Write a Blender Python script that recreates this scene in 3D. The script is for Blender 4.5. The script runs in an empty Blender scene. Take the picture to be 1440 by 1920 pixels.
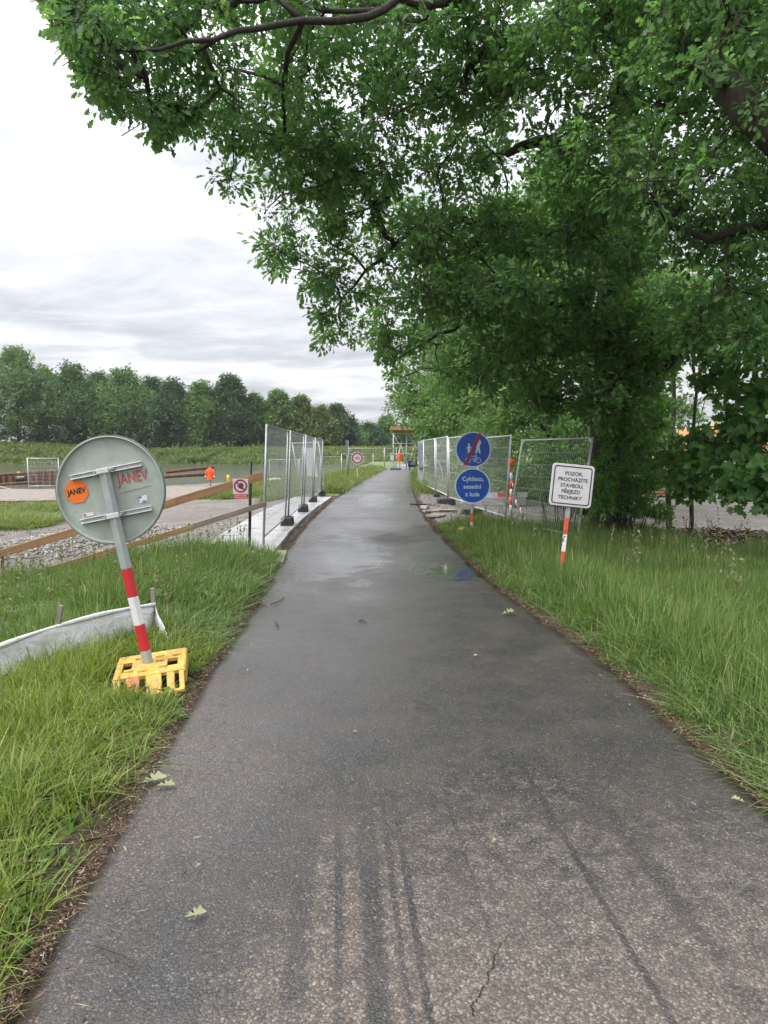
import bpy, math, random
import numpy as np
from mathutils import Vector, Matrix, Euler

S = bpy.context.scene
C = S.collection
R = math.radians
rng = np.random.default_rng(11)
random.seed(5)

# ------------------------------------------------------------------ camera
FPX, HZ, CAMH = 1331.0, 848.0, 1.6            # focal length in photo pixels, horizon row, eye height
PITCH = math.atan((960 - HZ) / FPX)
cd = bpy.data.cameras.new('camera'); cam = bpy.data.objects.new('camera', cd); C.objects.link(cam)
cd.sensor_fit = 'VERTICAL'; cd.sensor_height = 24.0; cd.lens = FPX / 1920 * 24.0
cd.clip_start = 0.05; cd.clip_end = 3000
cam.location = (0, 0, CAMH); cam.rotation_euler = (R(90) - PITCH, 0, 0)
S.camera = cam

# ------------------------------------------------------------------ sky and sun (bright overcast)
SUN_EL, SUN_AZ = R(50), R(-112)                # azimuth measured from +Y towards +X
w = bpy.data.worlds.new('World'); S.world = w; w.use_nodes = True
nt = w.node_tree; nt.nodes.clear()
def wn(t, **k):
    n = nt.nodes.new(t)
    for a, b in k.items(): setattr(n, a, b)
    return n
def wm(op, a, b=None, c=None):
    n = wn('ShaderNodeMath', operation=op)
    for i, v in enumerate((a, b, c)):
        if v is None: continue
        if isinstance(v, (int, float)): n.inputs[i].default_value = v
        else: nt.links.new(v, n.inputs[i])
    return n.outputs[0]
wo = wn('ShaderNodeOutputWorld'); bg = wn('ShaderNodeBackground'); bg.inputs[1].default_value = 0.1
sky = wn('ShaderNodeTexSky', sky_type='NISHITA', sun_disc=False, sun_elevation=SUN_EL, sun_rotation=SUN_AZ)
tc = wn('ShaderNodeTexCoord'); sep = wn('ShaderNodeSeparateXYZ'); nt.links.new(tc.outputs['Generated'], sep.inputs[0])
zc = wm('ADD', wm('MAXIMUM', sep.outputs[2], 0.0), 0.10)
cx_, cy_ = wm('DIVIDE', sep.outputs[0], zc), wm('DIVIDE', sep.outputs[1], zc)
def layer(sx, sy, ox, oy, scale, detail, rough, dist):
    cb = wn('ShaderNodeCombineXYZ')
    nt.links.new(wm('MULTIPLY_ADD', cx_, sx, ox), cb.inputs[0]); nt.links.new(wm('MULTIPLY_ADD', cy_, sy, oy), cb.inputs[1])
    n = wn('ShaderNodeTexNoise'); n.inputs['Scale'].default_value = scale; n.inputs['Detail'].default_value = detail
    n.inputs['Roughness'].default_value = rough; n.inputs['Distortion'].default_value = dist
    nt.links.new(cb.outputs[0], n.inputs['Vector']); return n.outputs['Fac']
big = layer(0.55, 0.95, 3.1, 7.7, 1.0, 6, 0.58, 0.6)
fine = layer(0.95, 1.3, 9.2, 1.4, 2.2, 7, 0.62, 0.7)
mixf = wm('ADD', wm('MULTIPLY', big, 0.72), wm('MULTIPLY', fine, 0.28))
ramp = wn('ShaderNodeValToRGB'); nt.links.new(mixf, ramp.inputs[0])
e = ramp.color_ramp.elements
e[0].position = 0.38; e[0].color = (3.25, 3.33, 3.62, 1)
e[1].position = 0.67; e[1].color = (7.8, 7.8, 7.95, 1)
m_ = e.new(0.49); m_.color = (4.5, 4.57, 4.85, 1)
mx = wn('ShaderNodeMix', data_type='RGBA'); mx.inputs[0].default_value = 0.94
nt.links.new(sky.outputs[0], mx.inputs[6]); nt.links.new(ramp.outputs[0], mx.inputs[7])
vm = wn('ShaderNodeVectorMath', operation='SCALE'); nt.links.new(mx.outputs[2], vm.inputs[0])
nt.links.new(wm('MULTIPLY_ADD', wm('MAXIMUM', sep.outputs[2], 0.0), 1.55, 0.56), vm.inputs['Scale'])   # overcast sky: brighter towards the zenith
nt.links.new(vm.outputs[0], bg.inputs[0]); nt.links.new(bg.outputs[0], wo.inputs[0])

sd = bpy.data.lights.new('sun', 'SUN'); sd.energy = 1.5; sd.angle = R(30); sd.color = (1.0, 0.97, 0.92)
so = bpy.data.objects.new('sun', sd); C.objects.link(so)
sdir = Vector((math.sin(SUN_AZ) * math.cos(SUN_EL), math.cos(SUN_AZ) * math.cos(SUN_EL), math.sin(SUN_EL)))
so.rotation_euler = sdir.to_track_quat('Z', 'Y').to_euler(); so.location = (-20, 20, 40)

S.view_settings.view_transform = 'Standard'; S.view_settings.look = 'None'
S.view_settings.exposure = 1.28; S.view_settings.gamma = 1.0
S.render.engine = 'CYCLES'
S.cycles.use_denoising = True
S.cycles.max_bounces = 6; S.cycles.diffuse_bounces = 4; S.cycles.glossy_bounces = 2
S.cycles.transmission_bounces = 4; S.cycles.transparent_max_bounces = 4
S.cycles.caustics_reflective = False; S.cycles.caustics_refractive = False
S.cycles.sample_clamp_indirect = 6.0

# ------------------------------------------------------------------ measuring helpers
cp, sp = math.cos(PITCH), math.sin(PITCH)
def ray(px, py):
    a, b = (px - 720) / FPX, (960 - py) / FPX
    return a, cp + b * sp, -sp + b * cp
def P(px, py, d):                              # the point seen at a photo pixel, d metres ahead
    x, y, z = ray(px, py); k = d / y
    return Vector((x * k, d, CAMH + z * k))
def G(px, py, z=0.0):                          # the point of the level plane z seen at a photo pixel
    x, y, zz = ray(px, py); k = (z - CAMH) / zz
    return Vector((x * k, y * k, z))
def sstep(a, b, x):
    t = np.clip((np.asarray(x, float) - a) / (b - a), 0, 1); return t * t * (3 - 2 * t)
def vnoise(x, y, scale, seed=0):
    x = np.asarray(x, float) * scale; y = np.asarray(y, float) * scale
    xi, yi = np.floor(x), np.floor(y); fx, fy = x - xi, y - yi
    fx = fx * fx * (3 - 2 * fx); fy = fy * fy * (3 - 2 * fy)
    def h(i, j):
        v = np.sin(i * 127.1 + j * 311.7 + seed * 74.7) * 43758.5453
        return v - np.floor(v)
    return (h(xi, yi) * (1 - fx) + h(xi + 1, yi) * fx) * (1 - fy) + (h(xi, yi + 1) * (1 - fx) + h(xi + 1, yi + 1) * fx) * fy

# ------------------------------------------------------------------ materials
MATS = {}
class NT:
    def __init__(s, name):
        s.m = bpy.data.materials.new(name); s.m.use_nodes = True; s.t = s.m.node_tree
        s.b = s.t.nodes['Principled BSDF']; s.out = s.t.nodes['Material Output']
    def n(s, t, **k):
        n = s.t.nodes.new(t)
        for a, b in k.items(): setattr(n, a, b)
        return n
    def l(s, a, b): s.t.links.new(a, b)
    def put(s, sock, v):
        if isinstance(v, (int, float)): sock.default_value = v
        elif isinstance(v, (tuple, list)): sock.default_value = (*v, 1) if len(v) == 3 and sock.type == 'RGBA' else v
        else: s.l(v, sock)
    def math(s, op, a, b=None, c=None, clamp=False):
        n = s.n('ShaderNodeMath', operation=op, use_clamp=clamp)
        for i, v in enumerate((a, b, c)):
            if v is not None: s.put(n.inputs[i], v)
        return n.outputs[0]
    def co(s, scale=(1, 1, 1)):
        t = s.n('ShaderNodeTexCoord')
        if scale == (1, 1, 1): return t.outputs['Object']
        m = s.n('ShaderNodeMapping'); m.inputs['Scale'].default_value = scale
        s.l(t.outputs['Object'], m.inputs[0]); return m.outputs[0]
    def noise(s, scale, detail=4, rough=0.55, vec=None, dist=0.0, out='Fac'):
        n = s.n('ShaderNodeTexNoise'); n.inputs['Scale'].default_value = scale; n.inputs['Detail'].default_value = detail
        n.inputs['Roughness'].default_value = rough; n.inputs['Distortion'].default_value = dist
        s.l(vec if vec is not None else s.co(), n.inputs['Vector']); return n.outputs[out]
    def voro(s, scale, vec=None, out='Color', feature='F1'):
        n = s.n('ShaderNodeTexVoronoi', feature=feature); n.inputs['Scale'].default_value = scale
        s.l(vec if vec is not None else s.co(), n.inputs['Vector']); return n.outputs[out]
    def ramp(s, f, *stops):
        n = s.n('ShaderNodeValToRGB'); s.l(f, n.inputs[0]); el = n.color_ramp.elements
        while len(el) < len(stops): el.new(0.5)
        for e, (p, c) in zip(el, stops): e.position = p; e.color = (*c, 1) if not isinstance(c, (int, float)) else (c, c, c, 1)
        return n.outputs[0]
    def mix(s, f, a, b, blend='MIX'):
        n = s.n('ShaderNodeMix', data_type='RGBA', blend_type=blend)
        s.put(n.inputs[0], f); s.put(n.inputs[6], a); s.put(n.inputs[7], b); return n.outputs[2]
    def bump(s, h, strength=0.3, dist=0.01):
        n = s.n('ShaderNodeBump'); n.inputs['Strength'].default_value = strength; n.inputs['Distance'].default_value = dist
        s.l(h, n.inputs['Height']); s.l(n.outputs[0], s.b.inputs['Normal']); return n
    def sep(s):
        n = s.n('ShaderNodeSeparateXYZ'); s.l(s.co(), n.inputs[0]); return n.outputs
    def done(s, name): MATS[name] = s.m; return s.m

def plain(name, col, rough=0.5, metal=0.0, var=0.12, nscale=8.0, spec=0.5, dirt=None, grime=(0.52, 0.72, 0.6), bump=0.0):
    t = NT(name)
    f = t.noise(nscale, 5, 0.6)
    lo = tuple(c * (1 - var) for c in col); hi = tuple(min(1, c * (1 + var)) for c in col)
    c = t.ramp(f, (0.3, lo), (0.7, hi))
    if dirt:
        g = t.noise(nscale * 3.1, 6, 0.7)
        c = t.mix(t.ramp(g, (grime[0], 0.0), (grime[1], grime[2])), c, dirt)
    t.put(t.b.inputs['Base Color'], c)
    t.put(t.b.inputs['Roughness'], t.ramp(t.noise(nscale * 2.3, 3), (0.3, max(0.03, rough - 0.1)), (0.7, min(1, rough + 0.1))))
    if bump: t.bump(t.math('ADD', t.noise(7, 5, 0.6, dist=1.2), t.math('MULTIPLY', t.noise(24, 4), .35)), bump, 0.03)
    t.b.inputs['Metallic'].default_value = metal; t.b.inputs['Specular IOR Level'].default_value = spec
    return t.done(name)

plain('galv', (0.60, 0.62, 0.63), 0.42, 0.25, 0.14, 14)
plain('galv_dull', (0.36, 0.38, 0.39), 0.5, 0.4, 0.18, 14)
plain('sign_back', (0.36, 0.405, 0.355), 0.5, 0.1, 0.12, 4, dirt=(0.26, 0.27, 0.22), grime=(0.46, 0.70, 0.6))
plain('sign_rim', (0.16, 0.19, 0.19), 0.5, 0.3, 0.1, 8)
plain('pole_grey', (0.36, 0.39, 0.38), 0.5, 0.25, 0.12, 12)
plain('red', (0.50, 0.025, 0.03), 0.45, 0, 0.1, 12)
plain('red_orange', (0.62, 0.07, 0.03), 0.45, 0, 0.12, 12)
plain('dark_red', (0.30, 0.02, 0.035), 0.4, 0, 0.08, 12)
plain('white', (0.66, 0.66, 0.67), 0.45, 0, 0.08, 10, dirt=(0.45, 0.44, 0.40))
plain('sign_white', (0.60, 0.575, 0.585), 0.4, 0, 0.05, 4, dirt=(0.44, 0.42, 0.40), grime=(.46, .78, .5))
plain('pale_rim', (0.55, 0.65, 0.75), 0.4, 0, 0.04, 6)
plain('blue', (0.006, 0.075, 0.42), 0.4, 0, 0.12, 5, dirt=(0.03, 0.09, 0.30), grime=(.45, .75, .55))
plain('black', (0.015, 0.015, 0.017), 0.5, 0, 0.15, 10)
plain('rubber', (0.035, 0.035, 0.037), 0.75, 0, 0.3, 20, dirt=(0.12, 0.11, 0.10))
plain('yellow', (0.60, 0.36, 0.05), 0.6, 0, 0.2, 9, dirt=(0.22, 0.16, 0.09), grime=(0.42, 0.66, 0.8))
plain('sticker_orange', (0.80, 0.17, 0.02), 0.5, 0, 0.04, 8)
plain('sticker_red', (0.70, 0.16, 0.08), 0.55, 0, 0.2, 25, dirt=(0.6, 0.4, 0.2))
plain('stencil_red', (0.45, 0.07, 0.07), 0.6, 0, 0.2, 30)
plain('stencil_faint', (0.40, 0.33, 0.29), 0.6, 0, 0.2, 30)
plain('hivis', (0.95, 0.10, 0.015), 0.7, 0, 0.12, 7)
plain('silver_tape', (0.72, 0.72, 0.70), 0.35, 0, 0.05, 7)
plain('buoy', (0.85, 0.50, 0.02), 0.4, 0, 0.1, 6)
plain('geotextile', (0.64, 0.655, 0.65), 0.8, 0, 0.06, 3, dirt=(0.36, 0.35, 0.29), grime=(0.45, 0.75, 0.6), bump=0.8)
plain('plastic_film', (0.68, 0.70, 0.72), 0.35, 0, 0.06, 9)
plain('plaster', (0.62, 0.45, 0.28), 0.9, 0, 0.08, 2)
plain('roof', (0.42, 0.17, 0.08), 0.8, 0, 0.2, 3)
plain('glass_dark', (0.03, 0.04, 0.05), 0.1, 0, 0.1, 2)
plain('formwork', (0.40, 0.25, 0.12), 0.7, 0, 0.2, 2)
plain('tarp_dark', (0.16, 0.18, 0.21), 0.6, 0, 0.2, 4)
plain('puddle_stain', (0.03, 0.027, 0.024), 0.8, 0, 0.1, 4)

def wood(name, a, b, rough=0.75, axis=0):
    t = NT(name); sc = [28, 28, 28]; sc[axis] = 1.3
    f = t.noise(1.0, 6, 0.65, t.co(tuple(sc)), 0.6)
    c = t.ramp(f, (0.3, a), (0.72, b))
    k = t.noise(2.2, 3, 0.5)
    c = t.mix(t.ramp(k, (0.55, 0.0), (0.75, 0.35)), c, tuple(x * 0.55 for x in a))
    t.put(t.b.inputs['Base Color'], c); t.b.inputs['Roughness'].default_value = rough
    t.bump(f, 0.35, 0.004); return t.done(name)
wood('wood_new', (0.24, 0.12, 0.05), (0.42, 0.25, 0.12))
wood('wood_old', (0.16, 0.125, 0.095), (0.31, 0.26, 0.21))
wood('wood_stake', (0.14, 0.12, 0.10), (0.34, 0.30, 0.25), axis=2)
wood('bark', (0.016, 0.012, 0.009), (0.068, 0.052, 0.038), 0.9, axis=2)
wood('bark_thin', (0.030, 0.024, 0.018), (0.075, 0.060, 0.045), 0.9, axis=2)

t = NT('bark_oak')
f = t.noise(1.0, 7, 0.7, t.co((17, 17, 2.2)), 0.8); g = t.voro(1.0, t.co((14, 14, 2.6)), 'Distance')
c = t.ramp(f, (0.28, (0.014, 0.011, 0.008)), (0.55, (0.045, 0.036, 0.027)), (0.8, (0.085, 0.072, 0.055)))
c = t.mix(t.ramp(t.noise(1.6, 4), (0.5, 0.0), (0.75, 0.5)), c, (0.035, 0.046, 0.018))
t.put(t.b.inputs['Base Color'], c); t.b.inputs['Roughness'].default_value = 0.9
t.bump(t.math('ADD', f, t.math('MULTIPLY', g, 0.8)), 0.9, 0.03); t.done('bark_oak')

t = NT('rust')
f = t.noise(2.5, 7, 0.7); st = t.noise(1.0, 4, 0.6, t.co((9, 9, 0.8)))
c = t.ramp(f, (0.3, (0.055, 0.030, 0.022)), (0.55, (0.16, 0.075, 0.038)), (0.75, (0.27, 0.14, 0.06)))
c = t.mix(t.ramp(st, (0.45, 0.0), (0.65, 0.5)), c, (0.09, 0.075, 0.08))
t.put(t.b.inputs['Base Color'], c); t.b.inputs['Roughness'].default_value = 0.85; t.bump(f, 0.4, 0.01); t.done('rust')

# wet asphalt of the cycle path
t = NT('asphalt'); co = t.co(); X, Y, Z = t.sep()
vm_ = t.n('ShaderNodeVectorMath', operation='MULTIPLY_ADD'); t.l(t.noise(70, 2, out='Color'), vm_.inputs[0]); vm_.inputs[1].default_value = (.009, .009, .009); t.l(co, vm_.inputs[2]); cw = vm_.outputs[0]
vc = t.voro(118, cw, 'Color'); vd = t.voro(118, cw, 'Distance')
gr = t.n('ShaderNodeRGBToBW'); t.l(vc, gr.inputs[0]); gr = gr.outputs[0]
base = t.ramp(gr, (0.0, (0.012, 0.0113, 0.0112)), (0.45, (0.034, 0.0315, 0.031)), (0.80, (0.068, 0.063, 0.061)), (1.0, (0.24, 0.225, 0.21)))
pits = t.ramp(vd, (0.22, 1.0), (0.62, 0.30)); base = t.mix(1.0, base, pits, 'MULTIPLY'); midn = t.noise(9.5, 6, 0.7)
big = t.noise(0.55, 5, 0.6); blot = t.noise(2.3, 5, 0.65); fine = t.noise(26, 4, 0.65)
base = t.mix(t.ramp(blot, (0.42, 0.0), (0.66, 0.6)), base, t.mix(0.5, base, (0.078, 0.058, 0.046)))
# dried, dusty film with tyre-wide dark tracks (nearest metres)
trk = t.noise(1.0, 4, 0.7, t.co((7.5, 0.16, 1)), 0.15)
dry_y = t.math('SUBTRACT', 3.25, t.math('ADD', Y, t.math('MULTIPLY', t.math('SUBTRACT', blot, 0.5), 1.6)))
dry_x = t.math('SUBTRACT', t.math('MULTIPLY', t.math('SUBTRACT', X, 0.70), t.math('SUBTRACT', X, 0.70)), 0.85)
dry = t.math('SUBTRACT', t.math('MULTIPLY', dry_y, 0.9), t.math('MAXIMUM', t.math('MULTIPLY', dry_x, 1.6), 0.0))
dry = t.math('ADD', dry, t.math('ADD', t.math('MULTIPLY', t.math('SUBTRACT', fine, 0.5), 1.5), t.math('MULTIPLY', t.math('SUBTRACT', midn, 0.5), 3.4)))
xs_l = t.math('ADD', X, t.math('ADD', t.math('MULTIPLY', t.math('SUBTRACT', Y, 3.0), 0.065), t.math('MULTIPLY', t.math('SUBTRACT', midn, 0.5), 0.02)))
for c0, w0, k0 in ((0.056, .016, 1.6), (0.0, .014, .9), (-0.085, .045, 1.3), (-.20, .02, .9), (.735, .016, 1.3), (.30, .012, .4), (-.33, .05, .7), (1.0, .05, .5)):
    ln = t.ramp(t.math('DIVIDE', t.math('ABSOLUTE', t.math('SUBTRACT', xs_l, c0)), w0), (0.45, 1.0), (1.0, 0.0))
    dry = t.math('SUBTRACT', dry, t.math('MULTIPLY', ln, k0))
dry = t.math('MULTIPLY', dry, 0.75, clamp=True)
dustc = t.mix(0.6, t.ramp(gr, (0.0, (0.068, 0.061, 0.054)), (0.6, (0.148, 0.134, 0.119)), (1.0, (0.31, 0.285, 0.26))), pits, 'MULTIPLY')
# second, fainter dry film on the left edge
dl = t.math('SUBTRACT', t.math('MULTIPLY', t.math('ADD', t.math('MULTIPLY', X, -1.0), -0.15), 1.3), t.math('ABSOLUTE', t.math('MULTIPLY', t.math('SUBTRACT', Y, 3.4), 0.55)))
dl = t.math('MULTIPLY', t.math('ADD', dl, t.math('MULTIPLY', t.math('SUBTRACT', fine, 0.55), 1.5)), 0.5, clamp=True)
dry = t.math('MAXIMUM', dry, dl)
base = t.mix(t.math('MULTIPLY', dry, 0.97), base, dustc)
def spot(cx, cy, rx, ry, k=0.55, lo=0.75):
    a = t.math('DIVIDE', t.math('SUBTRACT', X, cx), rx); b = t.math('DIVIDE', t.math('SUBTRACT', Y, cy), ry)
    d = t.math('SQRT', t.math('ADD', t.math('MULTIPLY', a, a), t.math('MULTIPLY', b, b)))
    d = t.math('ADD', d, t.math('MULTIPLY', t.math('SUBTRACT', blot, 0.5), 2 * k))
    return t.ramp(d, (lo, 1.0), (1.0, 0.0))
pud = t.math('MAXIMUM', t.math('MULTIPLY', spot(1.0, 9.45, 0.58, 0.95, .9, .5), .85), t.math('MULTIPLY', spot(0.48, 9.6, 0.16, 0.6, .6, .4), .6))
pud = t.math('MAXIMUM', pud, t.math('MULTIPLY', spot(-0.30, 24.0, 0.8, 3.6, 1.2), 0.35))
pud = t.math('MAXIMUM', pud, t.math('MULTIPLY', spot(-0.8, 11.0, 1.0, 2.6, 1.2), 0.3))
mat = t.math('MAXIMUM', t.math('MULTIPLY', spot(0.16, 13.0, 0.62, 1.2, 1.1, .45), .8), t.math('MULTIPLY', spot(0.9, 14.4, 0.45, 2.2, 1.1, .4), 0.7))   # damp matt patches
edge_soil = t.n('ShaderNodeAttribute', attribute_name='edge').outputs['Fac']
es = t.math('ADD', edge_soil, t.math('MULTIPLY', t.math('SUBTRACT', blot, 0.5), 0.9))
es = t.ramp(es, (0.62, 0.0), (0.95, 0.75))
base = t.mix(es, base, (0.050, 0.031, 0.022))
base = t.mix(t.math('MULTIPLY', pud, 0.8), base, (0.016, 0.014, 0.013))
base = t.mix(t.math('MULTIPLY', mat, 0.7), base, (0.040, 0.030, 0.024))
base = t.mix(1.0, base, (1.08, 1.0, 0.93), 'MULTIPLY')
t.put(t.b.inputs['Base Color'], base)
ro = t.ramp(t.math('ADD', t.math('MULTIPLY', big, 0.6), t.math('MULTIPLY', blot, 0.4)), (0.34, 0.42), (0.64, 0.60))
ro = t.mix(t.math('MAXIMUM', dry, es), ro, (0.85, 0.85, 0.85))
ro = t.mix(mat, ro, (0.72, 0.72, 0.72)); ro = t.mix(pud, ro, (0.10, 0.10, 0.10))
t.put(t.b.inputs['Roughness'], ro)
t.b.inputs['Specular IOR Level'].default_value = 0.5
wet = t.math('MULTIPLY', t.ramp(big, (0.36, 1.0), (0.72, 0.5)), t.math('SUBTRACT', 1.0, t.math('MAXIMUM', t.math('MAXIMUM', dry, es), t.math('MULTIPLY', mat, .9)), clamp=True))
t.put(t.b.inputs['Coat Weight'], t.math('MULTIPLY', wet, 1.0)); t.put(t.b.inputs['Coat Roughness'], t.mix(pud, t.ramp(blot, (0.35, 0.33), (0.65, 0.46)), (0.03, 0.03, 0.03)))
bn = t.bump(t.math('ADD', t.math('SUBTRACT', 1.0, vd), t.math('MULTIPLY', fine, 0.8)), 0.55, 0.008)
t.put(bn.inputs['Strength'], t.math('MULTIPLY', t.math('SUBTRACT', 1.0, t.math('MULTIPLY', pud, 0.97)), 0.6))
t.done('asphalt')

t = NT('crack'); t.put(t.b.inputs['Base Color'], (0.006, 0.005, 0.005)); t.b.inputs['Roughness'].default_value = 0.9; t.done('crack')

# earth with patches of turf, gravel yards and far meadow, told apart by where they lie
t = NT('ground'); co = t.co(); X, Y, Z = t.sep()
n1 = t.noise(3.0, 6, 0.65); n2 = t.noise(38, 4, 0.7); n3 = t.noise(0.12, 5, 0.6)
soil = t.ramp(n1, (0.3, (0.030, 0.019, 0.012)), (0.55, (0.058, 0.037, 0.024)), (0.75, (0.095, 0.068, 0.044)))
soil = t.mix(t.ramp(n2, (0.5, 0.0), (0.75, 0.5)), soil, (0.13, 0.10, 0.07))
turf = t.ramp(n1, (0.3, (0.030, 0.055, 0.014)), (0.7, (0.075, 0.115, 0.032)))
gv = t.voro(26, co, 'Color'); gb = t.n('ShaderNodeRGBToBW'); t.l(gv, gb.inputs[0])
grav = t.ramp(gb.outputs[0], (0.1, (0.10, 0.092, 0.082)), (0.5, (0.175, 0.158, 0.140)), (0.9, (0.30, 0.275, 0.248)))
grav = t.mix(t.ramp(t.noise(0.6, 6, 0.7), (0.42, 0.0), (0.62, 0.75)), grav, (0.125, 0.104, 0.084))
grav = t.mix(t.ramp(t.noise(2.2, 6, 0.75), (0.5, 0.0), (0.7, 0.5)), grav, (0.10, 0.088, 0.076))
sand = t.ramp(n1, (0.3, (0.17, 0.145, 0.12)), (0.7, (0.29, 0.255, 0.22)))
meadow = t.ramp(t.noise(0.25, 6, 0.7), (0.3, (0.075, 0.125, 0.032)), (0.5, (0.115, 0.165, 0.048)), (0.7, (0.165, 0.20, 0.072)))
at_g = t.n('ShaderNodeAttribute', attribute_name='zone').outputs['Color']
sp_ = t.n('ShaderNodeSeparateColor'); t.l(at_g, sp_.inputs[0])
def soft(v): return t.ramp(t.math('ADD', v, t.math('MULTIPLY', t.math('SUBTRACT', n1, 0.5), 0.7)), (0.42, 0.0), (0.58, 1.0))
c = t.mix(soft(sp_.outputs[1]), soil, meadow)
c = t.mix(soft(sp_.outputs[0]), c, grav)
c = t.mix(soft(sp_.outputs[2]), c, sand)
t.put(t.b.inputs['Base Color'], c); t.b.inputs['Roughness'].default_value = 0.9
t.bump(t.math('ADD', n2, t.math('ADD', n1, t.voro(26, co, 'Distance'))), 0.6, 0.03); t.done('ground')

t = NT('stone'); oi = t.n('ShaderNodeNewGeometry').outputs['Random Per Island']
t.put(t.b.inputs['Base Color'], t.ramp(oi, (0.0, (0.10, 0.095, 0.088)), (0.5, (0.22, 0.20, 0.18)), (1.0, (0.42, 0.40, 0.37)))); t.b.inputs['Roughness'].default_value = 0.85; t.done('stone')
t = NT('litter'); oi = t.n('ShaderNodeNewGeometry').outputs['Random Per Island']
t.put(t.b.inputs['Base Color'], t.ramp(oi, (0.0, (0.022, 0.013, 0.009)), (0.45, (0.070, 0.034, 0.019)), (0.75, (0.14, 0.078, 0.042)), (0.93, (0.24, 0.18, 0.10)), (1.0, (0.40, 0.36, 0.26)))); t.b.inputs['Roughness'].default_value = 0.75; t.done('litter')

t = NT('concrete'); f = t.noise(1.6, 6, 0.7); g = t.noise(60, 3)
c = t.ramp(f, (0.3, (0.30, 0.29, 0.285)), (0.65, (0.46, 0.45, 0.445)))
c = t.mix(t.ramp(t.noise(5, 5, 0.7), (0.55, 0.0), (0.8, 0.5)), c, (0.22, 0.18, 0.14))
t.put(t.b.inputs['Base Color'], c); t.put(t.b.inputs['Roughness'], t.ramp(f, (0.35, 0.22), (0.7, 0.55))); t.bump(g, 0.15, 0.004); t.done('concrete')
t = NT('concrete_tan'); f = t.noise(2.4, 6, 0.7)
t.put(t.b.inputs['Base Color'], t.ramp(f, (0.3, (0.22, 0.185, 0.145)), (0.7, (0.36, 0.32, 0.27)))); t.b.inputs['Roughness'].default_value = 0.7; t.bump(t.noise(40, 4), 0.3, 0.004); t.done('concrete_tan')

t = NT('water'); t.put(t.b.inputs['Base Color'], (0.100, 0.097, 0.078)); t.b.inputs['Roughness'].default_value = 0.09
t.b.inputs['IOR'].default_value = 1.33
nz = t.noise(1.0, 4, 0.6, t.co((0.8, 1.5, 1))); t.bump(nz, 1.0, 0.12); t.done('water')

def leafmat(name, stops, trans=0.35, rough=0.55, tcol=(1.25, 1.35, 0.6)):
    t = NT(name); ge = t.n('ShaderNodeNewGeometry'); oi = t.math('FRACT', t.math('ADD', ge.outputs['Random Per Island'], t.n('ShaderNodeObjectInfo').outputs['Random']))
    c = t.ramp(oi, *stops)
    v = t.noise(0.5, 3, vec=ge.outputs['Position']); c = t.mix(t.ramp(v, (0.4, 0.0), (0.65, 0.35)), c, t.mix(1.0, c, (1.25, 1.15, 0.8), 'MULTIPLY'))
    t.put(t.b.inputs['Base Color'], c); t.b.inputs['Roughness'].default_value = rough; t.b.inputs['Specular IOR Level'].default_value = 0.35
    tr = t.n('ShaderNodeBsdfTranslucent'); t.put(tr.inputs[0], t.mix(1.0, c, tcol, 'MULTIPLY'))
    ms = t.n('ShaderNodeMixShader'); ms.inputs[0].default_value = trans
    t.l(t.b.outputs[0], ms.inputs[1]); t.l(tr.outputs[0], ms.inputs[2]); t.l(ms.outputs[0], t.out.inputs[0])
    return t.done(name)
leafmat('leaf_oak', ((0.0, (0.066, 0.147, 0.056)), (0.5, (0.097, 0.198, 0.071)), (0.9, (0.134, 0.241, 0.089)), (1.0, (0.192, 0.277, 0.124))), 0.5, 0.5, (1.9, 1.95, 1.2))
leafmat('leaf_mid', ((0.0, (0.074, 0.147, 0.055)), (0.5, (0.112, 0.200, 0.077)), (1.0, (0.179, 0.265, 0.123))), 0.5, 0.5, (1.9, 1.95, 1.2))
leafmat('leaf_maple', ((0.0, (0.067, 0.156, 0.054)), (0.5, (0.099, 0.203, 0.067)), (1.0, (0.152, 0.257, 0.092))), 0.5, 0.5, (1.9, 1.95, 1.2))
leafmat('leaf_far_a', ((0.0, (0.059, 0.120, 0.048)), (0.5, (0.087, 0.164, 0.061)), (1.0, (0.130, 0.219, 0.081))), 0.25)
leafmat('leaf_far_b', ((0.0, (0.078, 0.156, 0.050)), (0.5, (0.119, 0.216, 0.067)), (1.0, (0.174, 0.275, 0.090))), 0.25)
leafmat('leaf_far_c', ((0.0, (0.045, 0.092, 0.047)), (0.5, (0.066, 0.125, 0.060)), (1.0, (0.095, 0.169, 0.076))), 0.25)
leafmat('leaf_far_d', ((0.0, (0.091, 0.136, 0.039)), (0.5, (0.129, 0.178, 0.054)), (1.0, (0.181, 0.223, 0.070))), 0.25)
leafmat('scrub', ((0.0, (0.085, 0.145, 0.050)), (0.5, (0.125, 0.195, 0.070)), (1.0, (0.18, 0.24, 0.10))), 0.4)
leafmat('grass_near', ((0.0, (0.094, 0.151, 0.024)), (0.5, (0.165, 0.244, 0.042)), (0.82, (0.237, 0.307, 0.066)), (0.92, (0.297, 0.322, 0.110)), (1.0, (0.484, 0.416, 0.230))), 0.35, 0.45)
leafmat('grass_tall', ((0.0, (0.069, 0.128, 0.037)), (0.5, (0.120, 0.199, 0.054)), (0.9, (0.182, 0.264, 0.082)), (0.97, (0.272, 0.303, 0.146)), (1.0, (0.436, 0.352, 0.220))), 0.35, 0.5)
leafmat('grass_far', ((0.0, (0.105, 0.150, 0.042)), (0.5, (0.160, 0.215, 0.066)), (0.9, (0.215, 0.250, 0.095)), (1.0, (0.31, 0.29, 0.16))), 0.35, 0.6)
leafmat('weed', ((0.0, (0.060, 0.126, 0.029)), (0.6, (0.102, 0.186, 0.043)), (1.0, (0.156, 0.240, 0.072))), 0.3, 0.45)
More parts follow.
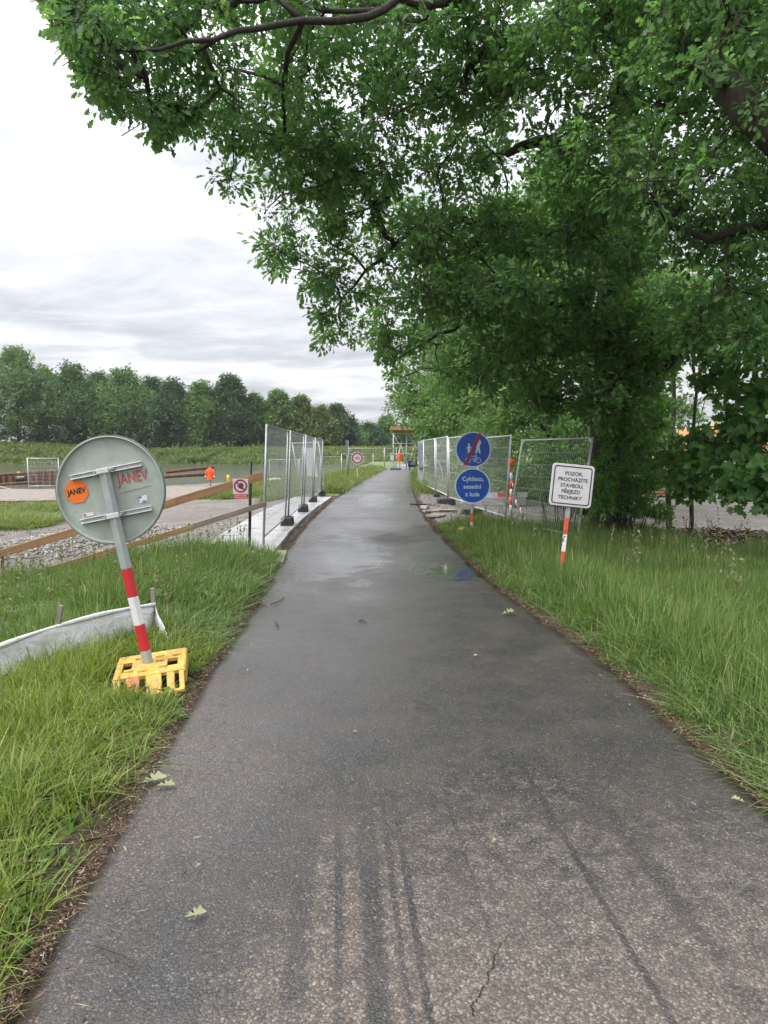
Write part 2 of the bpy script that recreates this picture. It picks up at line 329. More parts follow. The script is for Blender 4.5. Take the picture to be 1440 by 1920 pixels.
leafmat('seed_head', ((0.0, (0.12, 0.15, 0.07)), (1.0, (0.24, 0.25, 0.14))), 0.25, 0.7)
leafmat('yellow_flower', ((0.0, (0.16, 0.17, 0.03)), (1.0, (0.34, 0.30, 0.05))), 0.25, 0.7)
leafmat('dropped_leaf', ((0.0, (0.17, 0.20, 0.09)), (1.0, (0.42, 0.42, 0.30))), 0.15, 0.5)

# ------------------------------------------------------------------ mesh helpers
class MB:
    def __init__(s): s.v = []; s.f = []; s.mi = []; s.cur = 0
    def add(s, vs, fs):
        o = len(s.v); s.v += [tuple(x) for x in vs]; s.f += [tuple(i + o for i in f) for f in fs]; s.mi += [s.cur] * len(fs); return s
    def mat(s, i): s.cur = i; return s
    def box(s, c, d, M=None):
        c = Vector(c); vs = []
        for z in (-.5, .5):
            for x, y in ((-.5, -.5), (.5, -.5), (.5, .5), (-.5, .5)):
                p = Vector((x * d[0], y * d[1], z * d[2])); vs.append((M @ p if M else p) + c)
        return s.add(vs, [(3, 2, 1, 0), (4, 5, 6, 7), (0, 1, 5, 4), (1, 2, 6, 5), (2, 3, 7, 6), (3, 0, 4, 7)])
    def beam(s, a, b, wd, th, up=(0, 0, 1)):
        a, b = Vector(a), Vector(b); x = (b - a); L = x.length; x.normalize()
        z = Vector(up); y = z.cross(x).normalized(); z = x.cross(y)
        return s.box((a + b) / 2, (L, wd, th), Matrix((x, y, z)).transposed())
    def tube(s, pts, rad, n=8, caps=True):
        pts = [Vector(p) for p in pts]
        if isinstance(rad, (int, float)): rad = [rad] * len(pts)
        o = len(s.v); ref = None; rings = []
        for i, p in enumerate(pts):
            d = (pts[min(i + 1, len(pts) - 1)] - pts[max(i - 1, 0)]).normalized()
            if ref is None: ref = Vector((1, 0, 0)) if abs(d.x) < 0.8 else Vector((0, 1, 0))
            u = (ref - d * ref.dot(d)).normalized(); v = d.cross(u); ref = u
            rings += [p + (u * math.cos(2 * math.pi * k / n) + v * math.sin(2 * math.pi * k / n)) * rad[i] for k in range(n)]
        fs = []
        for i in range(len(pts) - 1):
            for k in range(n):
                a, b = i * n + k, i * n + (k + 1) % n; fs.append((a, b, b + n, a + n))
        if caps: fs.append(tuple(range(n - 1, -1, -1))); fs.append(tuple(range((len(pts) - 1) * n, len(pts) * n)))
        return s.add(rings, fs)
    def prism(s, poly, y0, y1):                # outline in the x-z plane, thick along y
        n = len(poly); vs = [(x, y0, z) for x, z in poly] + [(x, y1, z) for x, z in poly]
        fs = [tuple(range(n)), tuple(range(2 * n - 1, n - 1, -1))] + [(i, i + n, (i + 1) % n + n, (i + 1) % n) for i in range(n)]
        return s.add(vs, fs)
    def ring(s, cx, cz, r0, r1, y0, y1, n=48):
        vs = []
        for y in (y0, y1):
            for r in (r0, r1):
                vs += [(cx + r * math.cos(2 * math.pi * k / n), y, cz + r * math.sin(2 * math.pi * k / n)) for k in range(n)]
        fs = []
        for k in range(n):
            k2 = (k + 1) % n
            fs += [(k, k2, n + k2, n + k), (2 * n + k2, 2 * n + k, 3 * n + k, 3 * n + k2), (n + k, n + k2, 3 * n + k2, 3 * n + k), (k2, k, 2 * n + k, 2 * n + k2)]
        return s.add(vs, fs)
    def build(s, name, mats, parent=None, smooth=False, bevel=0):
        me = bpy.data.meshes.new(name); me.from_pydata(s.v, [], s.f)
        if isinstance(mats, str): mats = [mats]
        for m in mats: me.materials.append(MATS[m])
        if len(mats) > 1: me.polygons.foreach_set('material_index', s.mi)
        if smooth: me.polygons.foreach_set('use_smooth', [True] * len(me.polygons))
        me.update(); o = bpy.data.objects.new(name, me); C.objects.link(o)
        if parent: o.parent = parent
        if bevel:
            b = o.modifiers.new('bevel', 'BEVEL'); b.width = bevel; b.segments = 2; b.limit_method = 'ANGLE'; b.harden_normals = False
        return o
def circle(cx, cz, r, n=48, a0=0.0): return [(cx + r * math.cos(a0 + 2 * math.pi * k / n), cz + r * math.sin(a0 + 2 * math.pi * k / n)) for k in range(n)]
def np_mesh(name, V, F, mat, parent=None, smooth=False):
    V = np.asarray(V, np.float32).reshape(-1, 3); F = np.asarray(F, np.int32); k = F.shape[1]
    me = bpy.data.meshes.new(name); me.vertices.add(len(V)); me.vertices.foreach_set('co', V.ravel())
    me.loops.add(F.size); me.loops.foreach_set('vertex_index', F.ravel())
    me.polygons.add(len(F)); me.polygons.foreach_set('loop_start', np.arange(0, F.size, k, dtype=np.int32))
    me.update(calc_edges=True)
    if smooth: me.polygons.foreach_set('use_smooth', np.ones(len(F), bool))
    me.materials.append(MATS[mat]); o = bpy.data.objects.new(name, me); C.objects.link(o)
    if parent: o.parent = parent
    return o
def tag(o, label=None, cat=None, group=None, kind=None):
    if label: o['label'] = label
    if cat: o['category'] = cat
    if group: o['group'] = group
    if kind: o['kind'] = kind
    elif cat: o['kind'] = 'thing'
    return o
def thing(name, label, cat, loc=(0, 0, 0), rot=(0, 0, 0), group=None):
    o = bpy.data.objects.new(name, None); C.objects.link(o); o.empty_display_size = 0.2
    o.location = loc; o.rotation_euler = rot; return tag(o, label, cat, group)
def lettering(text, size, mat, parent, x, z, y, bold=0.0, tilt=0.0, name='lettering', squash=1.0, flip=False):
    cu = bpy.data.curves.new('txt', 'FONT'); cu.body = text; cu.size = size; cu.align_x = 'CENTER'; cu.align_y = 'CENTER'
    cu.offset = bold; cu.fill_mode = 'FRONT'
    to = bpy.data.objects.new('txt', cu); C.objects.link(to); bpy.context.view_layer.update()
    me = bpy.data.meshes.new_from_object(to.evaluated_get(bpy.context.evaluated_depsgraph_get()))
    bpy.data.objects.remove(to); bpy.data.curves.remove(cu)
    me.materials.clear(); me.materials.append(MATS[mat]); me.name = name
    o = bpy.data.objects.new(name, me); C.objects.link(o); o.parent = parent
    o.location = (x, y, z); o.rotation_euler = (R(90), -tilt, 0); o.scale = (squash, 1, 1)
    return o

# ------------------------------------------------------------------ the lie of the land
CY = np.array([-20, 0, 2, 3.3, 7.5, 11, 15, 19, 24, 29.6, 40, 50, 66, 85, 120, 200], float)
CX = np.array([0.72, 0.46, 0.42, 0.32, 0.02, -0.19, -0.32, -0.36, -0.30, -0.16, 0.16, 0.60, 1.45, 2.8, 6, 14], float)
def cxf(y):
    y = np.asarray(y, float); acc = 0
    for o, k in ((-1.2, .25), (0, .5), (1.2, .25)): acc = acc + k * np.interp(y + o, CY, CX)
    return acc
HW = 1.39
def eL(y): return .10 * sstep(7.5, 4.5, y)
def eR(y): return .12 * np.exp(-((np.asarray(y, float) - 5.3) / 1.4) ** 2)
SHX = np.array([-400, -60, -24, -15, -8, -4.5, -3, -2.5], float); SHY = np.array([38, 39, 40.5, 46, 58, 90, 140, 260], float)
def land(x, y):
    x = np.asarray(x, float); y = np.asarray(y, float)
    c = cxf(y); u = c - HW - x - eL(y); v = x - c - HW - eR(y)
    zl = 0.02 * sstep(0.0, 0.4, u) - 0.17 * np.clip(u - 1.2, 0, 2.6) - 0.03 * np.clip(u - 3.8, 0, 5)
    zl = zl + 0.34 * np.exp(-(((x + 6.6) / 1.5) ** 2 + ((y - 16.0) / 1.8) ** 2)) * (u > 0)
    zr = 0.03 * sstep(0.0, 0.4, v) - 0.20 * sstep(0.5, 2.2, v) - 0.10 * sstep(3, 9, v)
    z = np.where(u > 0, zl, np.where(v > 0, zr, 0.0)) - 0.045 * sstep(0.10, -0.15, np.maximum(u, v))
    z = z + (vnoise(x, y, 1.3, 3) - 0.5) * 0.06 * sstep(0.2, 1.2, np.maximum(u, v))
    z = np.where((x < -12.4) & (y > 29) & (y < 38), z + 0.22, z)
    sh = np.interp(x, SHX, SHY)
    z = z + (-2.2 - z) * sstep(-1.0, 2.5, y - sh) * (x < -2.5)
    fb = 167 + 3 * (vnoise(x, 0, 0.05, 9) - 0.5)
    crest = 2.1 + 1.6 * sstep(-60, -95, x) + 0.8 * (vnoise(x, 3, 0.04, 4) - 0.5)
    z = z + (crest - z) * sstep(0, 15, y - fb)
    return z

xs = np.unique(np.concatenate([np.linspace(-420, -60, 25), np.linspace(-60, -14, 40), np.linspace(-14, -4.2, 40), np.linspace(-4.2, 4.2, 90), np.linspace(4.2, 14, 30), np.linspace(14, 60, 30), np.linspace(60, 420, 20)]))
ys = np.unique(np.concatenate([np.linspace(-25, 0.5, 25), np.linspace(0.5, 16, 100), np.linspace(16, 60, 70), np.linspace(60, 160, 50), np.linspace(160, 190, 30), np.linspace(190, 800, 30)]))
XX, YY = np.meshgrid(xs, ys); ZZ = land(XX, YY); nx, ny = len(xs), len(ys)
ii = (np.arange(ny - 1)[:, None] * nx + np.arange(nx - 1)[None, :]).ravel()
ground = np_mesh('ground', np.stack([XX, YY, ZZ], -1), np.stack([ii, ii + 1, ii + nx + 1, ii + nx], 1), 'ground', smooth=True)
tag(ground, 'earth, turf and gravel ground falling from the path to the river', 'ground', kind='structure')
U = cxf(YY) - HW - XX - eL(YY); V_ = XX - cxf(YY) - HW - eR(YY)
def inbox(x0, x1, y0, y1, s=0.5): return sstep(x0 - s, x0 + s, XX) * sstep(x1 + s, x1 - s, XX) * sstep(y0 - s, y0 + s, YY) * sstep(y1 + s, y1 - s, YY)
grassL = inbox(-14.6, -9.9, 20, 27.5, 0.6)                                        # turf in front of the sheet piles
bermL = np.maximum(np.maximum(inbox(-8.3, 3, 31.5, 300, 0.8), inbox(-4.6, 3, 26, 300, .5)) * (U > 0.1), 0)                   # meadow beside the path beyond the slabs
gravL = sstep(1.1, 1.5, U) * sstep(10.6, 11.6, YY) * (YY < 62)
gravR = inbox(0, 5.6, 15.8, 29, 0.4) * (V_ > 0.15) + inbox(6.5, 60, 15.5, 70, 0.6) * (V_ > 1)
zone = np.zeros((ny, nx, 4), np.float32); zone[..., 3] = 1
zone[..., 0] = np.clip(np.clip(gravL - bermL - grassL, 0, 1) + np.clip(gravR, 0, 1), 0, 1)
zone[..., 1] = np.clip(bermL + grassL + sstep(160, 168, YY) + (V_ > 0.1) * inbox(0, 7, 29, 300), 0, 1)
zone[..., 2] = np.maximum(inbox(-40, -12.6, 29.2, 38.5, 0.3), inbox(-16, -8.6, 34, 45, 1.0))
ca = ground.data.color_attributes.new('zone', 'FLOAT_COLOR', 'POINT'); ca.data.foreach_set('color', zone.ravel())

# river
o = np_mesh('river_water', [(-420, 36, -1.2), (30, 36, -1.2), (30, 185, -1.2), (-420, 185, -1.2)], [(0, 1, 2, 3)], 'water')
tag(o, 'calm olive green river water below the far bank', 'river', kind='structure')

# the path
pys = np.unique(np.concatenate([np.linspace(-6, 16, 200), np.linspace(16, 100, 140)])); m = 30
tt = np.linspace(-1, 1, m + 1); PV = []; EA = []
for y in pys:
    c = float(cxf(y)); dl = (vnoise(y, 1, 2.2, 1) - .5) * .10 + (vnoise(y, 1, 9, 2) - .5) * .05; dr = (vnoise(y, 5, 2.0, 3) - .5) * .10 + (vnoise(y, 5, 8, 4) - .5) * .05
    dl += float(eL(y)); dr += float(eR(y))
    row = [(c - HW - dl, y, -0.09)] + [(c + (tk * (HW + (dl if tk < 0 else dr))), y, 0.012 * (1 - tk * tk)) for tk in tt] + [(c + HW + dr, y, -0.09)]
    PV += row; EA += [1.0] + [float(abs(tk) ** 9) for tk in tt] + [1.0]
k = m + 3; n_ = len(pys); ii = (np.arange(n_ - 1)[:, None] * k + np.arange(k - 1)[None, :]).ravel()
path = np_mesh('path', PV, np.stack([ii, ii + 1, ii + k + 1, ii + k], 1), 'asphalt', smooth=False)
at = path.data.attributes.new('edge', 'FLOAT', 'POINT'); at.data.foreach_set('value', np.array(EA, np.float32))
tag(path, 'wet dark asphalt cycle path running to the scaffold', 'path', kind='structure')
# hairline crack in the asphalt
cr = [G(885, 1915), G(884, 1890), G(905, 1868), G(915, 1840), G(926, 1815), G(930, 1792), G(942, 1776), G(952, 1760)]
mb = MB(); pts = []
for a, b in zip(cr[:-1], cr[1:]):
    for q in np.linspace(0, 1, 5)[:-1]: pts.append(a.lerp(b, float(q)) + Vector((random.uniform(-.006, .006), random.uniform(-.006, .006), 0)))
pv = []
for i, p in enumerate(pts):
    wd = random.uniform(.0012, .0035) * (1 - 0.6 * i / len(pts)); zt = 0.0155
    pv += [(p.x - wd, p.y, zt), (p.x + wd, p.y, zt)]
mb.add(pv, [(2 * i, 2 * i + 1, 2 * i + 3, 2 * i + 2) for i in range(len(pts) - 1)]); mb.build('crack', 'crack', path)

# ------------------------------------------------------------------ leaves, branches and trees
OAK = [(0, 0), (.20, .06), (.27, .17), (.36, .09), (.50, .27), (.60, .15), (.76, .29), (.87, .14), (1.0, .05)]
OAK_T = np.array(OAK + [(x, -y) for x, y in OAK[:0:-1]] + [(.55, 0)])
MAPLE = [(0, 0), (-.05, .28), (.18, .24), (.12, .55), (.40, .36), (.55, .62), (.62, .30), (.80, .30), (1.0, 0)]
MAPLE_T = np.array(MAPLE + [(x, -y) for x, y in MAPLE[-2:0:-1]] + [(.42, 0)])
def fan(T): n = len(T) - 1; return np.array([(n, i, (i + 1) % n) for i in range(n)])
KITE_T = np.array([(0, 0), (.45, .30), (1, 0), (.45, -.30)]); KITE_F = np.array([(0, 2, 1), (0, 3, 2)])
OVAL_T = np.array([(0, 0), (.22, .17), (.55, .24), (.85, .13), (1, 0), (.85, -.13), (.55, -.24), (.22, -.17)])
OVAL_F = np.array([(0, 4, 1), (1, 4, 2), (2, 4, 3), (0, 7, 4), (7, 6, 4), (6, 5, 4)])
def norm(a): return a / np.maximum(np.linalg.norm(a, axis=-1, keepdims=True), 1e-9)
def leaves(pos, d, nrm, size, T, F, fold=0.25, droop=0.25):
    d = norm(d); side = norm(np.cross(nrm, d)); nn = np.cross(d, side)
    tx, ty = T[:, 0], T[:, 1]; tz = fold * np.abs(ty) - droop * tx ** 2
    V = pos[:, None, :] + size[:, None, None] * (tx[None, :, None] * d[:, None, :] + ty[None, :, None] * side[:, None, :] + tz[None, :, None] * nn[:, None, :])
    Fm = (F[None] + (np.arange(len(pos)) * len(T))[:, None, None]).reshape(-1, 3)
    return V.reshape(-1, 3), Fm
def twigs3(A, B, r0, r1, sag=0.0):
    n = len(A); M = (A + B) / 2; M[:, 2] += sag
    d = norm(B - A); ref = np.where(np.abs(d[:, 2:3]) < .8, [[0, 0, 1.]], [[1., 0, 0]])
    u = norm(np.cross(d, ref)); v = np.cross(d, u); V = []
    for p, r in ((A, r0), (M, (r0 + r1) / 2), (B, r1)):
        for k in range(3):
            a = 2 * math.pi * k / 3; V.append(p + (u * math.cos(a) + v * math.sin(a)) * (r[:, None] if isinstance(r, np.ndarray) else r))
    V = np.stack(V, 1)
    F = np.array([(i * 3 + k, i * 3 + (k + 1) % 3, i * 3 + 3 + (k + 1) % 3, i * 3 + 3 + k) for i in range(2) for k in range(3)])
    return V.reshape(-1, 3), (F[None] + (np.arange(n) * 9)[:, None, None]).reshape(-1, 4)
def rdir(n): return norm(rng.normal(size=(n, 3)))
def euler_from(d, n_):
    d = norm(d); sd2 = norm(np.cross(n_, d)); nn = np.cross(d, sd2)
    return np.stack([np.arctan2(sd2[:, 2], nn[:, 2]), -np.arcsin(np.clip(d[:, 2], -1, 1)), np.arctan2(d[:, 1], d[:, 0])], 1)
PROTO = {}
def scatter_mesh(name, pts, rot, scl, protos, parent=None):
    """one object: small pieces set out on its points"""
    n = len(pts); me = bpy.data.meshes.new(name); me.vertices.add(n); me.vertices.foreach_set('co', np.asarray(pts, np.float32).ravel())
    me.attributes.new('rot', 'FLOAT_VECTOR', 'POINT').data.foreach_set('vector', np.asarray(rot, np.float32).ravel())
    me.attributes.new('scl', 'FLOAT_VECTOR', 'POINT').data.foreach_set('vector', np.asarray(scl, np.float32).ravel())
    me.attributes.new('idx', 'INT', 'POINT').data.foreach_set('value', rng.integers(0, len(protos), n).astype(np.int32))
    for m in protos[0].data.materials: me.materials.append(m)
    o = bpy.data.objects.new(name, me); C.objects.link(o)
    if parent: o.parent = parent
    key = tuple(p.name for p in protos); g = bpy.data.node_groups.get('scatter ' + key[0])
    if g is None:
        g = bpy.data.node_groups.new('scatter ' + key[0], 'GeometryNodeTree')
        g.interface.new_socket('Geometry', in_out='INPUT', socket_type='NodeSocketGeometry'); g.interface.new_socket('Geometry', in_out='OUTPUT', socket_type='NodeSocketGeometry')
        N = g.nodes; gi, go = N.new('NodeGroupInput'), N.new('NodeGroupOutput'); ip = N.new('GeometryNodeInstanceOnPoints'); jn = N.new('GeometryNodeJoinGeometry')
        for p in protos:
            oi = N.new('GeometryNodeObjectInfo'); oi.inputs[0].default_value = p; gt = N.new('GeometryNodeGeometryToInstance')
            g.links.new(oi.outputs['Geometry'], gt.inputs[0]); g.links.new(gt.outputs[0], jn.inputs[0])
        def na(nm, ty): q = N.new('GeometryNodeInputNamedAttribute'); q.data_type = ty; q.inputs[0].default_value = nm; return [x for x in q.outputs if x.enabled and x.name == 'Attribute'][0]
        er = N.new('FunctionNodeEulerToRotation'); g.links.new(na('rot', 'FLOAT_VECTOR'), er.inputs[0])
        g.links.new(gi.outputs[0], ip.inputs['Points']); g.links.new(jn.outputs[0], ip.inputs['Instance']); ip.inputs['Pick Instance'].default_value = True
        g.links.new(na('idx', 'INT'), ip.inputs['Instance Index']); g.links.new(er.outputs[0], ip.inputs['Rotation']); g.links.new(na('scl', 'FLOAT_VECTOR'), ip.inputs['Scale'])
        g.links.new(ip.outputs[0], go.inputs[0])
    md = o.modifiers.new('scatter', 'NODES'); md.node_group = g; o['kind'] = 'stuff'
    return o
def proto_obj(name, V, F, mats, mi=None):
    o = np_mesh(name, V, F, mats[0])
    for m in mats[1:]: o.data.materials.append(MATS[m])
    if mi is not None: o.data.polygons.foreach_set('material_index', np.asarray(mi, np.int32))
    C.objects.unlink(o); return o
def spray_protos(key, mat, nleaf, size, T, F, L=0.42, spread=.13, hang=.12, k=7):
    if key in PROTO: return PROTO[key]
    out_ = []
    for i in range(k):
        A, B = np.zeros((1, 3)), np.array([[L, 0, 0.]])
        v, f = spray_leaves(A, B, nleaf, size, T, F, spread, 1.0, hang)
        tv, tf = twigs3(np.array([[-.15 * L, 0, 0.]]), np.array([[L * .95, 0, 0.]]), .006, .002, .02); tf = np.concatenate([tf[:, [0, 1, 2]], tf[:, [0, 2, 3]]])
        V, Fm = cat_meshes([(v, f), (tv, tf)]); out_.append(proto_obj('%s_spray_%d' % (key, i), V, Fm, [mat, 'bark_thin'], [0] * len(f) + [1] * len(tf)))
    PROTO[key] = out_; return out_
def set_sprays(name, cen, rad, nsp, protos, parent, L=0.42, smin=.7, smax=1.3, flat=.75):
    A, B = clump_sprays(cen, rad, nsp, flat); n = len(A); d = norm(B - A + rng.normal(size=A.shape) * .05)
    s = rng.uniform(smin, smax, n); pos = B - d * (L * s * .75)[:, None]; up = rng.normal(size=(n, 3)) * .35; up[:, 2] += 1
    return scatter_mesh(name, pos, euler_from(d, norm(up)), np.repeat(s[:, None], 3, 1), protos, parent)
def clump_sprays(cen, rad, nsp, flat=0.75):
    """spray tips spread through the outer part of each clump"""
    cen = np.repeat(cen, nsp, 0); rad = np.repeat(rad, nsp); k = len(cen)
    d = rdir(k); r = rad * (0.35 + 0.65 * rng.random(k) ** 0.5)
    off = d * r[:, None]; off[:, 2] *= flat
    return cen + off * 0.25, cen + off
def spray_leaves(A, B, nleaf, size, T, F, spread=0.16, up=1.0, hang=0.0):
    n = len(A); ax = norm(B - A + rng.normal(size=A.shape) * .02)
    f = rng.random((n, nleaf)) ** .7
    pos = A[:, None] * (1 - f[..., None]) * .75 + B[:, None] * (f[..., None] * .75 + .25 ) if False else A[:, None] + (B - A)[:, None] * (0.35 + 0.65 * f[..., None])
    rd = rdir(n * nleaf).reshape(n, nleaf, 3)
    d = ax[:, None] * 0.8 + rd * 0.9; d[..., 2] -= hang
    pos = pos + rd * spread * rng.random((n, nleaf, 1))
    nr = rng.normal(size=(n, nleaf, 3)) * 0.55; nr[..., 2] += up
    sz = size * rng.uniform(.6, 1.15, (n, nleaf))
    return leaves(pos.reshape(-1, 3), d.reshape(-1, 3), norm(nr.reshape(-1, 3)), sz.ravel(), T, F, fold=rng.uniform(.1, .4), droop=.25)
def cat_meshes(L):
    V, F, o = [], [], 0
    for v, f in L: V.append(v); F.append(f + o); o += len(v)
    return np.concatenate(V), np.concatenate(F)
def grow(root_nodes, cens, rr=0.010, wig=0.10):
    """join every clump centre to the nearest wood already grown; returns poly-lines with radii"""
    nodes = [Vector(p) for p, _ in root_nodes]; par = [-1] * len(nodes); base_r = [r for _, r in root_nodes]; load = [0] * len(nodes); chains = []
    r0 = nodes[0]; order = sorted(range(len(cens)), key=lambda i: min((Vector(cens[i]) - n).length for n in nodes))
    arr = np.array([tuple(n) for n in nodes]); cost = np.zeros(len(nodes))
    for i in order:
        c = np.array(cens[i]); dd = np.linalg.norm(arr - c, axis=1) + cost * 0.35 + np.where(arr[:, 2] > c[2] + .8, 0.5, 0)
        j = int(np.argmin(dd)); a = nodes[j]; b = Vector(c); L = (b - a).length
        ns = max(2, int(L / 0.45)); prev = j; ch = [j]
        for q in range(1, ns + 1):
            s = q / ns; p = a.lerp(b, s) + Vector((random.gauss(0, wig), random.gauss(0, wig), random.gauss(0, wig) + 0.12 * L * s * (1 - s))) * (1 if q < ns else 0) * min(1, L)
            nodes.append(p); par.append(prev); load.append(0); base_r.append(None); prev = len(nodes) - 1; ch.append(prev)
            cost = np.append(cost, cost[j] + L * s)
        arr = np.array([tuple(n) for n in nodes]); chains.append(ch)
        k = prev
        while k >= 0: load[k] += 1; k = par[k]
    out = []
    for ch in chains:
        rad = [rr * (1 + load[k]) ** 0.5 for k in ch]; rad[0] = min(rad[0], rad[1] * 1.25)
        out.append(([nodes[k] for k in ch], rad))
    return out
def resample(pts, rad, step=0.35, wig=0.03):
    P_, R_ = [], []
    for i in range(len(pts) - 1):
        a, b = Vector(pts[i]), Vector(pts[i + 1]); p0 = Vector(pts[max(i - 1, 0)]); p3 = Vector(pts[min(i + 2, len(pts) - 1)])
        k = max(1, int((b - a).length / step))
        for q in range(k):
            s = q / k; s2, s3 = s * s, s * s * s
            p = 0.5 * ((2 * a) + (b - p0) * s + (2 * p0 - 5 * a + 4 * b - p3) * s2 + (3 * a - p0 - 3 * b + p3) * s3)
            P_.append(p + Vector((random.gauss(0, wig), random.gauss(0, wig), random.gauss(0, wig))) * (1 if q else 0)); R_.append(rad[i] * (1 - s) + rad[i + 1] * s)
    P_.append(Vector(pts[-1])); R_.append(rad[-1]); return P_, R_

def pip(px, py, poly):
    inside = np.zeros(len(px), bool); n = len(poly); j = n - 1
    for i in range(n):
        xi, yi = poly[i]; xj, yj = poly[j]
        c = ((yi > py) != (yj > py)) & (px < (xj - xi) * (py - yi) / (yj - yi + 1e-12) + xi); inside ^= c; j = i
    return inside
def pdist(px, py, poly):
    best = np.full(len(px), 1e9)
    for i in range(len(poly)):
        (x0, y0), (x1, y1) = poly[i], poly[(i + 1) % len(poly)]; dx, dy = x1 - x0, y1 - y0
        s = np.clip(((px - x0) * dx + (py - y0) * dy) / (dx * dx + dy * dy + 1e-9), 0, 1)
        best = np.minimum(best, np.hypot(px - x0 - s * dx, py - y0 - s * dy))
    return best

# crown of the old oaks reaching over the path: measured outline, each bough at its own distance
CROWN = [(105, 20), (135, 75), (125, 165), (175, 165), (225, 240), (280, 305), (320, 225), (385, 285), (385, 390), (440, 420), (475, 490), (545, 520), (600, 600), (605, 650), (655, 690), (680, 745), (735, 715), (760, 660), (800, 740), (900, 735), (1000, 750), (1130, 770), (1200, 700), (1440, 640), (1800, 700), (2300, 500), (2300, -900), (200, -900), (60, -300)]
DP = np.array([(120, 40, 7.6), (300, 250, 8.6), (420, 390, 10.6), (560, 540, 13), (690, 720, 16), (700, 200, 10.5), (900, 400, 12), (800, 640, 15), (1100, 650, 12.5), (1100, 200, 9.5), (1300, 300, 7.8), (1440, 100, 6.8), (1400, 600, 9), (300, -300, 7.6), (900, -400, 8.5), (1500, -300, 7), (2000, 200, 8)], float)
def depth_at(px, py):
    d2 = (px[:, None] - DP[None, :, 0]) ** 2 + (py[:, None] - DP[None, :, 1]) ** 2 + 2500
    wt = 1 / d2 ** 1.5; return (wt * DP[None, :, 2]).sum(1) / wt.sum(1)
def sample_crown(n, x0, x1, y0, y1, rmin, rmax, deep):
    px = rng.uniform(x0, x1, n * 4); py = rng.uniform(y0, y1, n * 4); ok = pip(px, py, CROWN); px, py = px[ok][:n], py[ok][:n]
    d = depth_at(px, py) + deep * rng.random(len(px)); r = rng.uniform(rmin, rmax, len(px))
    r = np.minimum(r, (pdist(px, py, CROWN) + 12) * d / FPX * 0.95); ok = r > 0.16
    px, py, d, r = px[ok], py[ok], d[ok], r[ok]
    cen = np.array([tuple(P(a, b, c)) for a, b, c in zip(px, py, d)]); ok = cen[:, 2] > 2.0
    return cen[ok], r[ok], px[ok]
inn = sample_crown(450, 90, 1500, -90, 840, 0.38, 0.78, 2.8)
out = sample_crown(45, 60, 2300, -900, -60, 0.6, 1.0, 3.5)
out2 = sample_crown(20, 1500, 2300, -60, 700, 0.6, 1.0, 3.5)

def oak(name, label, base, trunk, trunk_r, limbs, cenF, radF, cenS, radS, seed):
    global rng
    rng = np.random.default_rng(seed); random.seed(seed)
    t = thing(name, label, 'tree', base, group='old oaks over the path'); off = Vector(base)
    tp, tr = resample(trunk, trunk_r, 0.4, 0.02)
    mb = MB(); mb.tube([p - off for p in tp], tr, 14)
    for k in range(6):                                                        # root flare
        a = k * 1.05 + .3; p0 = tp[0] + Vector((math.cos(a), math.sin(a), 0)) * tr[0] * 1.5 - Vector((0, 0, .1))
        mb.tube([p0 - off, tp[0] + Vector((math.cos(a), math.sin(a), 0)) * tr[0] * .75 + Vector((0, 0, .25)) - off, tp[1] + Vector((0, 0, .5)) - off], [tr[0] * .18, tr[0] * .34, tr[0] * .2], 7)
    mb.build('trunk', 'bark_oak', t, smooth=True)
    roots = [(p, r) for p, r in zip(tp, tr) if p.z > 3]
    for pts, rad in limbs:
        lp, lr = resample(pts, rad, 0.3, 0.035); MB().tube([p - off for p in lp], lr, 9).build('limb', 'bark_oak', t, smooth=True)
        roots += list(zip(lp, lr))
    cens = np.concatenate([cenF, cenS]) if len(cenS) else cenF
    mb = MB()
    for pts, rad in grow(roots, [tuple(c) for c in cens], 0.0085): mb.tube([p - off for p in pts], rad, 5)
    br = mb.build('branches', 'bark_oak', t, smooth=True); br['kind'] = 'stuff'
    offn = np.array(tuple(off)); pr_ = spray_protos('oak', 'leaf_oak', 17, .108, OAK_T, fan(OAK_T), L=.40, spread=.14)
    set_sprays('crown', cens - offn, np.concatenate([radF, radS]) if len(cenS) else radF, 13, pr_, t, L=.40, smin=.55, smax=1.5)
    return t
def extra_crown(poly, n, d0, d1, r0, r1):
    px = rng.uniform(700, 1500, n * 6); py = rng.uniform(400, 1000, n * 6); ok = pip(px, py, poly); px, py = px[ok][:n], py[ok][:n]; d = rng.uniform(d0, d1, len(px))
    return np.array([tuple(P(a, b, c)) for a, b, c in zip(px, py, d)]), rng.uniform(r0, r1, len(px)), px
ex = extra_crown([(780, 640), (1180, 560), (1215, 700), (1205, 800), (1150, 800), (1090, 760), (980, 750), (870, 720)], 56, 12.0, 14.4, .30, .55)
ex2 = extra_crown([(610, 590), (720, 560), (780, 640), (745, 720), (690, 742), (640, 680)], 26, 13.2, 16.2, .26, .48)
ex3 = extra_crown([(1060, 400), (1220, 400), (1235, 640), (1215, 820), (1140, 830), (1080, 700)], 46, 12.4, 13.9, .28, .50)
ex4 = extra_crown([(800, 400), (1060, 420), (1080, 640), (760, 600)], 34, 10.8, 12.6, .30, .55)
ex = tuple(np.concatenate(q) for q in zip(ex, ex2, ex3, ex4))
inn = tuple(np.concatenate([a, b]) for a, b in zip(inn, ex))
selF = (inn[2] > 1180) & (inn[0][:, 1] < 10.4)
selO = out[2] > 1250
zb = float(land(4.75, 14.6)); b1 = (4.75, 14.6, zb - .05)
trunk1 = [b1, P(1140, 880, 14.6), P(1146, 700, 14.5), P(1150, 560, 14.4), P(1165, 380, 14.3), P(1170, 200, 14.2), P(1190, 20, 14.2), P(1180, -150, 14.3)]
